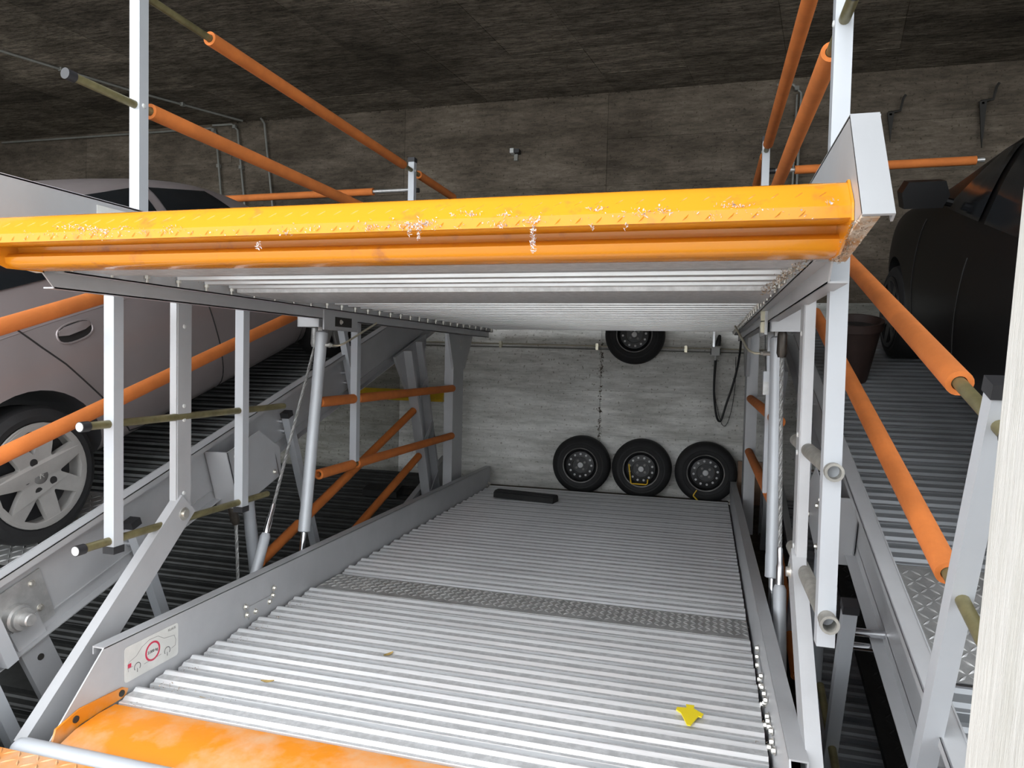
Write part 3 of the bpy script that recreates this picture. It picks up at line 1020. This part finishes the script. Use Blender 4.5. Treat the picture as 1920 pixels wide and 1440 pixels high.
# ------------------------------------------------------------------ cars
def car(T, at, spec, paint, label, name_cat, y_front, tyre_r, arch_r, side, doors, handles, alloy, hub_w):
    t = thing('car', label, name_cat, at, T)
    base = Vector(at)
    n_half = 11
    rings = []
    for (y, zb, zl, zt, w, wt) in spec:
        half = [(0, zb), (.75 * w, zb), (.95 * w, zb + .07), (.985 * w, zb + (zl - zb) * .33), (w, zb + (zl - zb) * .6), (.985 * w, zl - .10),
                (.945 * w, zl), (.5 * (.93 * w + wt) + .02, zl + (zt - zl) * .55), (wt, zt - .07 * min(1, (zt - zl) * 3)), (wt * .8, zt - .012), (0, zt)]
        rings.append([Vector((x, y, z)) for x, z in half] + [Vector((-x, y, z)) for x, z in half[-2:0:-1]])
    N = len(rings[0])
    mb = MB()
    vs = [p for r in rings for p in r]
    fs = [(j * N + i, j * N + (i + 1) % N, (j + 1) * N + (i + 1) % N, (j + 1) * N + i) for j in range(len(rings) - 1) for i in range(N)]
    fs += [tuple(range(N)), tuple(range((len(rings) - 1) * N, len(rings) * N))]
    mb.add(vs, fs)
    me = mb.mesh('body', [paint, M['plastic']])
    o = bpy.data.objects.new('body', me)
    C.objects.link(o)
    sd = o.modifiers.new('s', 'SUBSURF')
    sd.levels = sd.render_levels = 2
    cut = []
    for ya in (0, y_front):
        cm = MB().tube((-1.3, ya, tyre_r), (1.3, ya, tyre_r), arch_r, 40)
        co = bpy.data.objects.new('cut', cm.mesh('cut', M['plastic']))
        C.objects.link(co)
        b = o.modifiers.new('b', 'BOOLEAN')
        b.operation = 'DIFFERENCE'
        b.solver = 'EXACT'
        b.object = co
        cut.append(co)
    dg = bpy.context.evaluated_depsgraph_get()
    me2 = bpy.data.meshes.new_from_object(o.evaluated_get(dg))
    me2.name = 'body'
    o.modifiers.clear()
    o.data = me2
    for c in cut:
        bpy.data.objects.remove(c)
    for p in me2.polygons:
        c = p.center
        inside = any(math.hypot(c.y - ya, c.z - tyre_r) < arch_r - .0008 or (abs(math.hypot(c.y - ya, c.z - tyre_r) - arch_r) < .004 and abs(p.normal.x) < .2) for ya in (0, y_front))
        p.material_index = 1 if inside and abs(p.normal.x) < .3 else 0
        p.use_smooth = True
    me2.set_sharp_from_angle(angle=R(40))
    bvh = BVHTree.FromPolygons([v.co for v in me2.vertices], [tuple(p.vertices) for p in me2.polygons])
    C.objects.unlink(o)
    link(o, t, base)

    def hit(y, z, s=side, off=.002):
        r = bvh.ray_cast(Vector((s * 3, y, z)), Vector((-s, 0, 0)))
        if r[0] is None:
            return None
        return r[0] + r[1] * (off if r[1].x * s > 0 else -off)

    def ribbon(pts, w, name, m, parent, off=.0005):
        dense = []
        for a, b in zip(pts, pts[1:]):
            k = max(2, int(math.hypot(b[0] - a[0], b[1] - a[1]) / .03))
            dense += [(a[0] + (b[0] - a[0]) * i / k, a[1] + (b[1] - a[1]) * i / k) for i in range(k)]
        dense.append(pts[-1])
        P = [hit(*q, off=off) for q in dense]
        P = [p + base for p in P if p is not None]
        if len(P) > 2:
            MB().path(P, w, 6).build(name, m, parent)

    def patch(quad, nu, nv, off, name, m, parent):
        """quad corners (y, z) a b c d projected on the flank"""
        a, b, c, d = [Vector(q) for q in quad]
        grid = []
        for i in range(nu + 1):
            for j in range(nv + 1):
                u, v = i / nu, j / nv
                q = a * (1 - u) * (1 - v) + b * u * (1 - v) + c * u * v + d * (1 - u) * v
                grid.append(hit(q.x, q.y, off=off))
        if any(g is None for g in grid):
            return None
        mb = MB()
        mb.add([g + base for g in grid] + [g + base - Vector((side * .012, 0, 0)) for g in grid],
               [(i * (nv + 1) + j, (i + 1) * (nv + 1) + j, (i + 1) * (nv + 1) + j + 1, i * (nv + 1) + j + 1) for i in range(nu) for j in range(nv)])
        return mb.build(name, m, parent)

    for d in doors:
        ribbon(d, .0045, 'door_gap', M['seam'], o)
    for kind, quad in handles:
        if kind == 'window':
            patch(quad, 24, 10, .010, 'side_window', M['glass'], t)
        elif kind == 'sill':
            ribbon(quad, .012, 'sill_strip', M['plastic'], t)
        elif kind == 'crease':
            ribbon(quad, .006, 'crease', paint, o, -.0035)
        else:
            (y0, z0) = quad
            hb = MB()
            # oval recess rim, dark bowl and a flap
            L, H = .105, .047
            rim = []
            for k in range(25):
                an = 2 * math.pi * k / 24
                cyy, czz = L * (abs(math.cos(an)) ** .75) * math.copysign(1, math.cos(an)), H * (abs(math.sin(an)) ** .8) * math.copysign(1, math.sin(an))
                p = hit(y0 + cyy, z0 + czz + .02 * cyy, off=.002)
                rim.append(p + base)
            hb.path(rim, .005, 6)
            h = hb.build('door_handle', paint, t)
            bowl = MB()
            cc = hit(y0, z0, off=.0012) + base
            bowl.add([cc] + [p + Vector((-side * .0008, 0, 0)) for p in rim[:-1]], [(0, 1 + k, 1 + (k + 1) % 24) for k in range(24)])
            bowl.build('handle_recess', M['seam'], h)
            fl = MB()
            q = []
            for (yy, zz, of) in ((-.095, .004, .004), (-.09, .026, .010), (-.05, .036, .013), (.05, .037, .013), (.092, .027, .010), (.097, .004, .004), (.05, -.004, .014), (-.05, -.006, .014)):
                q.append(hit(y0 + yy, z0 + zz + .02 * yy, off=of) + base)
            mid = hit(y0, z0 + .016, off=.020) + base
            fl.add(q + [mid] + [p - Vector((side * .012, 0, 0)) for p in q], [(k, (k + 1) % 8, 8) for k in range(8)] + [(k, 9 + k, 9 + (k + 1) % 8, (k + 1) % 8) for k in range(8)])
            fl.build('handle_flap', paint, h)
    # wheels
    half = max(s[4] for s in spec)
    for ya in (0, y_front):
        for sx in (side, -side):
            wheel(t, base + Vector((sx * (half - .02), ya, tyre_r)), sx, tyre_r, alloy, sx == side)
    return t, o, bvh, base


def wheel(t, c, sx, r, alloy, detail):
    """car wheel with axis x; c = centre of the outer face"""
    ax = Vector((-sx, 0, 0))
    ri = r * .755
    w = .20
    ty = MB().lathe([(ri, .005), (ri + .012, -.004), (r - .045, -.006), (r - .012, .012), (r, .04), (r, w - .04), (r - .012, w - .012), (r - .05, w), (ri, w), (ri - .01, w * .5)], c, ax, 48, closed=True)
    o = ty.build('wheel', M['tyre'], t, 30)
    rm = MB().lathe([(ri + .004, -.003), (ri + .002, -.010), (ri - .012, -.009), (ri - .018, .004), (ri - .022, .06), (ri - .03, .14)], c, ax, 48, caps=False)
    rm.build('rim', M['alloy'] if alloy else M['steelrim'], o)
    if not detail:
        return
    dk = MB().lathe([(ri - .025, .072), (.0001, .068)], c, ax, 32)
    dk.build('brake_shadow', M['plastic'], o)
    R0 = ri - .008
    holes = []
    ns = 7
    for k in range(ns):
        a = 2 * math.pi * (k + .5) / ns + .22
        hw0, hw1 = .12, .285
        q = [(R0 - .022, a - hw1), (R0 - .018, a), (R0 - .022, a + hw1), (ri * .62, a + hw1 * .62), (ri * .46, a + hw0 * .5), (ri * .44, a), (ri * .46, a - hw0 * .5), (ri * .62, a - hw1 * .62)]
        holes.append([(rr * math.cos(b), rr * math.sin(b)) for rr, b in q])
    vs, fs = plate_with_holes(circ(0, 0, R0, 56), holes, .028)
    mb = MB()
    mb.add([c + Vector((sx * (p.z - .002 - .018 * (1 - math.hypot(p.x, p.y) / R0)), p.x, p.y)) for p in vs], fs)
    mb.build('spokes', M['alloy'] if alloy else M['steelrim'], o, 30)
    hub = MB().lathe([(.040, -.010), (.040, .016), (.034, .020), (.0001, .021)], c + ax * .012, -ax, 24)
    h = hub.build('hub_cap', M['hubgrey'] if alloy else M['steelrim'], o)
    if alloy:
        for k in range(5):
            a = R(72 * k + 100)
            MB().lathe([(.019, 0), (.019, .012), (.0001, .0125)], c + Vector((-sx * .006, .074 * math.cos(a), .074 * math.sin(a))), -ax, 14).build('bolt_recess', M['seam'], o)
        em = MB()
        for (a, b) in (((-.010, -.012), (-.002, .012)), ((.010, -.012), (-.002, .012)), ((-.012, .004), (.012, .002))):
            em.path([c + Vector((sx * .0095, *a)), c + Vector((sx * .0095, *b))], .0022, 5)
        em.build('hub_mark', M['alloy'], h)


wagon = [(-.80, .42, 1.02, 1.30, .66, .48), (-.76, .33, 1.08, 1.44, .78, .55), (-.62, .27, 1.11, 1.54, .84, .60), (-.2, .22, 1.12, 1.60, .868, .62), (.5, .20, 1.11, 1.63, .875, .63), (1.2, .20, 1.09, 1.63, .875, .63),
         (1.8, .20, 1.06, 1.58, .875, .62), (2.3, .20, 1.03, 1.42, .872, .60), (2.8, .21, 1.0, 1.10, .865, .62), (3.1, .22, .94, .99, .85, .60), (3.5, .26, .82, .87, .80, .56), (3.66, .36, .66, .72, .70, .48)]
car(T_LEFT, (-.905, 3.14, 1.738), wagon, M['taupe'], 'silver taupe estate car parked nose up on the tilted left platform', 'car', 2.85, .33, .405, 1,
    [[(.0, 1.10), (.05, 1.07), (.11, 1.02), (.2, .90), (.29, .79), (.44, .56), (.54, .38), (.61, .29), (.72, .265), (1.0, .26), (1.40, .25)],
     [(1.28, 1.08), (1.33, .95), (1.36, .86), (1.40, .55), (1.41, .26)],
     [(1.42, .25), (1.9, .245), (2.35, .26), (2.42, .5), (2.42, .95)]],
    [('window', ((-.48, 1.19), (.52, 1.19), (.48, 1.50), (-.36, 1.46))), ('window', ((.60, 1.19), (1.28, 1.18), (1.28, 1.54), (.56, 1.53))), ('window', ((1.36, 1.17), (2.2, 1.12), (1.86, 1.46), (1.36, 1.53))),
     ('handle', (.395, .925)), ('handle', (1.72, .91)),
     ('sill', ((.46, .215), (1.2, .205), (2.3, .21))), ('crease', ((-.6, .98), (.3, 1.0), (1.4, 1.0)))], True, .2)
suv = [(-.85, .45, 1.05, 1.42, .72, .56), (-.80, .36, 1.10, 1.58, .82, .62), (-.6, .30, 1.13, 1.69, .87, .66), (0, .26, 1.14, 1.75, .885, .67), (.7, .25, 1.13, 1.76, .885, .67), (1.2, .25, 1.13, 1.74, .885, .66),
       (1.7, .25, 1.13, 1.60, .885, .64), (2.35, .25, 1.12, 1.26, .88, .68), (2.7, .26, 1.08, 1.16, .875, .66), (3.05, .29, 1.0, 1.07, .84, .60), (3.30, .36, .82, .90, .76, .54), (3.38, .45, .6, .70, .66, .46)]
cr, body_r, bvh_r, base_r = car(T_RIGHT, (-.765, 3.75, 1.738), suv, M['carblack'], 'black tall car parked nose up on the tilted right platform', 'car', 2.65, .345, .41, -1,
    [[(.20, 1.0), (.45, .6), (.55, .35), (1.15, .34)], [(1.2, 1.02), (1.22, .7), (1.22, .34)], [(1.22, .34), (2.1, .34), (2.15, .7), (2.12, 1.10)]],
    [('window', ((-.5, 1.20), (.45, 1.20), (.40, 1.58), (-.40, 1.55))), ('window', ((.55, 1.20), (1.15, 1.20), (1.15, 1.60), (.52, 1.59))), ('window', ((1.24, 1.20), (1.85, 1.20), (1.46, 1.54), (1.24, 1.59))),
     ('handle', (.42, 1.0)), ('sill', ((.5, .30), (2.1, .30)))], False, .2)
mm = MB()
mc = base_r + Vector((-1.0, 1.62, 1.30))
mm.prism([(-.10, -.07), (.10, -.07), (.13, .0), (.10, .08), (-.09, .08), (-.12, .02)], 'y', 0, .12)
mm.v = [p + mc for p in mm.v]
mm.tube(mc + Vector((.05, .06, -.02)), mc + Vector((.16, .06, -.05)), .025, 10)
mm.build('door_mirror', M['carblack'], cr)

# plant pot beside the black car
pc = (-1.955, 5.85, 1.73)
pt = thing('planter', 'dark brown round planter standing on the right platform beside the black car', 'plant pot', pc, T_RIGHT)
MB().lathe([(.0001, 0), (.10, 0), (.155, .38), (.17, .385), (.17, .44), (.15, .44), (.14, .39), (.0001, .385)], pc, (0, 0, 1), 32).build('pot', M['pot'], pt)
MB().lathe([(.0001, .392), (.142, .390)], pc, (0, 0, 1), 24).build('soil', M['soil'], pt)

# ------------------------------------------------------------------ loose wheels at the back wall


def spare(x, z, r, a0, label, lean=0.0):
    c = Vector((x, 7.255, z))
    t = thing('spare_wheel', label, 'wheel', (x, 7.36, z - r), None, None)
    ax = Vector((0, 1, 0))
    w = .19
    ri = r * .60
    prof = [(ri, .004), (ri + .018, -.004), (r * .80, -.008), (r - .022, .010), (r - .004, .035), (r, .05), (r, w - .05), (r - .02, w - .008), (r * .8, w), (ri, w - .004), (ri - .008, w * .5)]
    ty = MB().lathe(prof, c, ax, 56, closed=True).build('tyre', M['tyre'], t, 30)
    MB().lathe([(r * .72, -.0075), (r * .735, -.0095), (r * .75, -.0075)], c, ax, 56, caps=False).build('bead_line', M['rubber'], ty)
    rim = MB().lathe([(ri + .002, -.002), (ri + .001, -.007), (ri - .010, -.006), (ri - .014, .006), (ri - .022, .035), (ri * .80, .045), (ri * .78, .020), (ri * .50, .010), (ri * .46, .028), (.0001, .030)], c, ax, 48, caps=False)
    ro = rim.build('rim', M['steelrim'], t, 30)
    MB().lathe([(ri + .003, -.004), (ri + .001, -.0085), (ri - .006, -.0075)], c, ax, 48, caps=False).build('rim_edge', M['rimline'], ro)
    MB().lathe([(ri * .50, .0085), (ri * .485, .006), (ri * .465, .012)], c, ax, 40, caps=False).build('inner_ring', M['rimline'], ro)
    for k in range(12):
        a = 2 * math.pi * k / 12 + a0
        p = c + Vector((ri * .64 * math.cos(a), .0125, ri * .64 * math.sin(a)))
        MB().lathe([(.0115, .004), (.0115, -.002), (.0001, -.0035)], p, ax, 12).build('rim_hole', M['capgrey'], ro)
    MB().lathe([(.030, .028), (.030, .012), (.026, .008), (.0001, .007)], c, ax, 20).build('hub_centre', M['capgrey'], ro)
    for k in range(4):
        a = 2 * math.pi * k / 4 + a0 + .6
        MB().lathe([(.013, .03), (.013, .022), (.0001, .021)], c + Vector((.052 * math.cos(a), 0, .052 * math.sin(a))), ax, 12).build('bolt_hole', M['rimline'], ro)
    return t


spare(-1.235, .277, .304, .0, 'spare wheel leaning on the back wall, leftmost of three')
spare(-.605, .275, .305, .26, 'spare wheel at the back wall with yellow bent rod across its rim')
spare(.035, .276, .306, .13, 'spare wheel at the back wall nearest the right posts')
spare(-.712, 1.655, .305, .1, 'spare wheel hung high on the back wall, half hidden by the raised platform')
pg = MB().tube((-.712, 7.44, 1.70), (-.712, 7.52, 1.70), .02, 12)
pg.tube((-.712, 7.28, 1.70), (-.712, 7.45, 1.70), .012, 10)
single(pg, 'wall_peg', 'steel peg in the back wall holding up the high spare wheel', 'peg', M['galv'], (-.712, 7.52, 1.70))
y_ = 7.232
single(MB().path([(-.725, y_, .325), (-.715, y_, .24), (-.70, y_, .135), (-.69, y_ - .004, .125), (-.55, y_ - .004, .125), (-.535, y_, .135), (-.53, y_, .178)], .0075, 8),
       'yellow_rod', 'yellow bent rod hooked across the rim of the middle leaning wheel', 'rod', M['yellow'], (-.62, y_, .12))
single(MB().path([(-.045, y_ - .01, .105), (-.075, y_ - .012, .055), (-.075, y_ - .012, .045), (-.02, y_ - .02, -.01)], .0075, 8),
       'yellow_rod', 'short yellow bent rod leaning on the wheel nearest the right posts', 'rod', M['yellow'], (-.05, y_, -.01))

# ------------------------------------------------------------------ services on the back wall
pp = thing('wall_pipe', 'pair of thin hydraulic pipes running along the back wall', 'pipe', (-3.9, 7.47, 1.51))
for dz in (0, .035):
    MB().tube((-3.95, 7.465, 1.525 + dz), (.75, 7.465, 1.488 + dz), .007, 8).build('pipe', M['brass'] if dz else M['conduit'], pp)
for x in (-3.2, -2.2, -1.123, -.2):
    MB().box(x - .014, x + .014, 7.452, 7.5, 1.485 - x * .008, 1.555 - x * .008).build('pipe_clip', M['brass'], pp)
vb = thing('valve_block', 'white hydraulic valve block on the back wall at right', 'valve', (.095, 7.42, 1.46))
MB().box(.055, .135, 7.36, 7.46, 1.455, 1.545).build('block', M['white'], vb)
MB().box(.045, .145, 7.40, 7.5, 1.47, 1.53).build('side_plug', M['black'], vb)
MB().box(.065, .085, 7.39, 7.42, 1.545, 1.72).build('solenoid', M['chrome'], vb)
MB().lathe([(.022, 0), (.024, .05), (.016, .10), (.008, .11)], (.115, 7.40, 1.56), (.15, 0, 1), 12).build('solenoid_cap', M['black'], vb)
MB().lathe([(.012, 0), (.012, .05)], (.095, 7.40, 1.41), (0, 0, 1), 10).build('hose_fitting', M['galv'], vb)


hp = [(.095, 7.40, 1.42), (.092, 7.40, 1.30), (.092, 7.40, 1.1), (.105, 7.39, .95), (.125, 7.39, .84), (.150, 7.39, .795), (.175, 7.39, .82), (.215, 7.38, .97), (.265, 7.37, 1.14), (.305, 7.35, 1.32), (.325, 7.3, 1.48), (.325, 7.15, 1.60), (.32, 7.0, 1.68)]
single(MB().path(smooth(hp), .011, 8), 'hydraulic_hose', 'thick black hose looping below the white valve block', 'hose', M['hose'], (.15, 7.39, .79))
single(MB().path(smooth([(.11, 7.43, 1.42), (.10, 7.43, 1.1), (.14, 7.43, .88), (.185, 7.43, .755), (.23, 7.43, .77), (.27, 7.43, .92), (.295, 7.43, 1.15), (.295, 7.43, 1.45)]), .0035, 6),
       'cable', 'thin black cable looping beside the hose on the back wall', 'cable', M['hose'], (.2, 7.43, .75))
single(MB().prism([(.345, -.03), (.60, -.03), (.60, .40), (.345, .40)], 'y', 7.38, 7.41), 'board', 'brown board standing at the back wall behind the right rear column', 'board', M['brown'], (.47, 7.4, -.03))
sn = thing('wall_lamp', 'small white and black fitting on upper back wall', 'lamp', (-2.08, 7.48, 3.63))
MB().box(-2.13, -2.09, 7.40, 7.49, 3.625, 3.675).build('housing', M['white'], sn)
MB().box(-2.09, -2.03, 7.41, 7.5, 3.63, 3.67).build('bracket', M['black'], sn)
MB().box(-2.10, -2.06, 7.47, 7.505, 3.56, 3.63).build('back_plate', M['conduit'], sn)

for lab, pts in (('grey conduit dropping down left wall corner, nearest the left edge', [(-9.4, 7.46, 4.19), (-6.02, 7.46, 4.165), (-5.95, 7.46, 4.10), (-5.85, 7.46, 3.20), (-5.85, 7.46, 1.6)]),
                 ('grey conduit with bend at wall top, middle of three drops', [(-6.0, 7.46, 4.20), (-5.72, 7.46, 4.195), (-5.64, 7.46, 4.12), (-5.51, 7.46, 3.1), (-5.5, 7.46, 1.6)]),
                 ('straight grey conduit dropping from the ceiling, right of three drops', [(-5.27, 7.40, 4.22), (-5.26, 7.46, 4.17), (-5.12, 7.46, 3.1), (-5.1, 7.46, 1.6)]),
                 ('grey conduit with double bend at upper right of back wall', [(.60, 7.46, 4.16), (.75, 7.46, 4.15), (.83, 7.46, 4.06), (.815, 7.46, 3.1), (.81, 7.46, 1.9)]),
                 ('thin conduit running across the ceiling at upper left', [(-7.6, 3.2, 4.21), (-6.636, 5.237, 4.21), (-6.168, 6.3, 4.21), (-5.54, 7.42, 4.21)])):
    c = thing('conduit', lab, 'conduit', pts[0])
    MB().path(pts, .013, 8).build('tube', M['conduit'], c)
    for i in range(1, len(pts) - 1):
        a, b = Vector(pts[i]), Vector(pts[i + 1])
        m_ = a.lerp(b, .45)
        MB().box(m_.x - .02, m_.x + .02, m_.y - .02, m_.y + .02, m_.z - .02, m_.z + .02).build('conduit_clip', M['conduit'], c)
single(MB().path([(.79, 7.46, 4.05), (.775, 7.46, 3.1), (.77, 7.46, 1.9)], .010, 8), 'conduit', 'second thin conduit close beside the right double bend conduit', 'conduit', M['conduit'], (.77, 7.46, 1.9))
for lab, x, z0, z1 in (('dark iron hook on upper right wall, left one', 1.63, 3.53, 3.81), ('dark iron hook on upper right wall, beside the black car roof', 2.40, 3.43, 3.86)):
    hk = MB()
    hk.prism([(x - .03, z1), (x + .03, z1), (x + .012, z0 + .1), (x + .004, z0), (x - .006, z0 + .1)], 'y', 7.44, 7.46)
    hk.path([(x - .02, 7.45, z1), (x + .08, 7.44, z1 + .01), (x + .10, 7.43, z1 + .12), (x + .12, 7.43, z1 + .15)], .013, 6)
    hk.tube((x, 7.44, z1 - .02), (x, 7.505, z1 - .02), .012, 8)
    single(hk, 'wall_hook', lab, 'hook', M['dark'], (x, 7.5, z0))

# yellow beam behind the left orange rails
yb = MB()
yb.prism([(6.95, .93), (7.02, 1.02), (7.05, 1.02), (7.05, .90), (6.96, .90)], 'x', -3.75, -2.68)
single(yb, 'yellow_beam', 'yellow painted steel beam behind the leaning rear column at left', 'beam', M['yellow'], (-3.2, 7.0, .90))

# ------------------------------------------------------------------ small loose things on the decks
ck = thing('wheel_chock', 'long black rubber chock lying at the back of the silver ribbed deck', 'chock', (-1.64, 6.55, 0), T_MID)
cb = MB().prism([(-.075, 0), (.075, 0), (.07, .05), (.035, .068), (-.035, .068), (-.07, .05)], 'x', -.31, .31)
rz = Matrix.Translation((-1.64, 6.55, .0215)) @ Matrix.Rotation(R(-9), 4, 'Z')
cb.v = [rz @ p for p in cb.v]
cb.build('chock_body', M['rubber'], ck)
gr = MB()
for k in range(5):
    gr.box(-.30, .30, -.055 + k * .025, -.045 + k * .025, .05, .074 - abs(k - 2) * .004)
gr.v = [rz @ p for p in gr.v]
gr.build('grip_ridges', M['rubber'], ck)
cm = MB().prism([(-.08, 0), (.08, 0), (.07, .06), (-.07, .06)], 'x', -3.36 + 2.97, -2.98 + 2.97)
cm.v = [p + Vector((0, 6.66, .022)) for p in cm.v]
single(cm, 'wheel_chock', 'black rubber chock lying on the dark shaded platform at left', 'chock', M['rubber'], (-.2, 6.66, 0), T=T_LEFT)
star = [(-.30, .95), (.32, .95), (.30, .62), (.30, .62), (1.0, .25), (.85, -.05), (.62, -.02), (.1, -.95), (-.15, -.95), (-.62, .05), (-1.0, .3), (-.95, .55), (-.25, .62)]
ys = MB().prism([(-.017 + a * .052, 2.765 + b * .085) for a, b in star], 'z', .022, .026)
single(ys, 'plastic_piece', 'bright yellow plastic cut-out lying on the silver ribbed deck', 'plastic scrap', M['plasyel'], (-.017, 2.765, 0), T=T_MID)
single(MB().prism([(.10, 5.02), (.135, 5.025), (.13, 5.05), (.112, 5.06), (.098, 5.04)], 'z', .022, .0245), 'paper_scrap', 'tiny white paper scrap on the far right of the silver deck', 'paper', M['paper'], (.11, 5.03, 0), T=T_MID)
for lab, x, y, a in (('curled dead leaf on the deck ribs near the load label', -1.72, 2.52, .3), ('brown leaf stalk on the first deck ribs by the orange edge', -1.86, 2.31, -.2), ('small dead leaf in the middle of the near deck ribs', -1.36, 2.92, 1.1)):
    lf = MB()
    n = 7
    for k in range(n):
        u = k / (n - 1) - .5
        w = .009 * (1 - (2 * u) ** 2) + .001
        lf.v += [Vector((u * .055, -w, .004 + .02 * u * u)), Vector((u * .055, 0, .001 + .02 * u * u)), Vector((u * .055, w, .006 + .02 * u * u))]
    for k in range(n - 1):
        for j in range(2):
            lf.f.append((k * 3 + j, k * 3 + j + 1, k * 3 + 4 + j, k * 3 + 3 + j))
            lf.m.append(0)
    mt = Matrix.Translation((x, y, .0125)) @ Matrix.Rotation(a, 4, 'Z')
    lf.v = [mt @ p for p in lf.v]
    single(lf, 'dead_leaf', lab, 'leaf', M['leaf'], (x, y, 0), T=T_MID)
dd = MB()
flakes(dd, [(-2.15 + random.random() * .05, 2.25 + k * .055, .005) for k in range(24)], 10, (.02, .02, .003), .004)
flakes(dd, [(.24, 2.4 + k * .09, -.01) for k in range(50)], 12, (.012, .03, .004), .005)
flakes(dd, [(-2.12 + random.random() * .35, 2.2 + random.random() * .3, 0) for k in range(20)], 5, (.02, .02, .002), .004)
single(dd, 'debris', 'dry leaf litter along both edges of the silver ribbed deck', 'debris', M['dirt'], (-1, 2.2, 0), kind='stuff', T=T_MID)

# orange checkered plate at the pit edge
ap = thing('pit_edge_plate', 'orange checkered steel plate at the pit edge, bottom left corner', 'floor plate', (-2.6, 1.15, -.075))
MB().box(-5.6, .25, 1.15, 1.835, -.085, -.058).build('plate', M['entry'], ap)
lz = MB()
lozenges(lz, (-2.9, 1.56, -.058), (.04, 0, 0), (0, .04, 0), (0, 0, 1), 40, 7, .045, .010, .003)
z = lz.build('tread_bump', M['entry'], ap)
z['kind'] = 'stuff'

# repeats of a kind share a group
GROUPS = {'spare_wheel': 'spare wheels at the back wall', 'lifting_cylinder': 'hydraulic cylinders beside the platforms', 'upper_railing': 'foam padded railings above the platforms',
          'hanging_railing': 'railings hanging beneath the platforms', 'rear_column': 'rear columns of the lifts', 'suspension_arm': 'lever arms beside the platforms',
          'levelling_cable': 'steel cables beside the cylinders', 'cross_rail': 'foam rails crossing at the back', 'conduit': 'conduits on wall and ceiling', 'wall_hook': 'iron hooks on the upper right wall',
          'dead_leaf': 'dead leaves on the near deck', 'yellow_rod': 'yellow rods at the leaning wheels', 'wheel_chock': 'black rubber chocks on the lower decks',
          'lower_platform': 'lower parking platforms', 'upper_platform': 'upper parking platforms', 'car': 'parked cars'}
for o in bpy.data.objects:
    k = o.name.split('.')[0]
    if o.parent is None and 'category' in o and k in GROUPS:
        o['group'] = GROUPS[k]
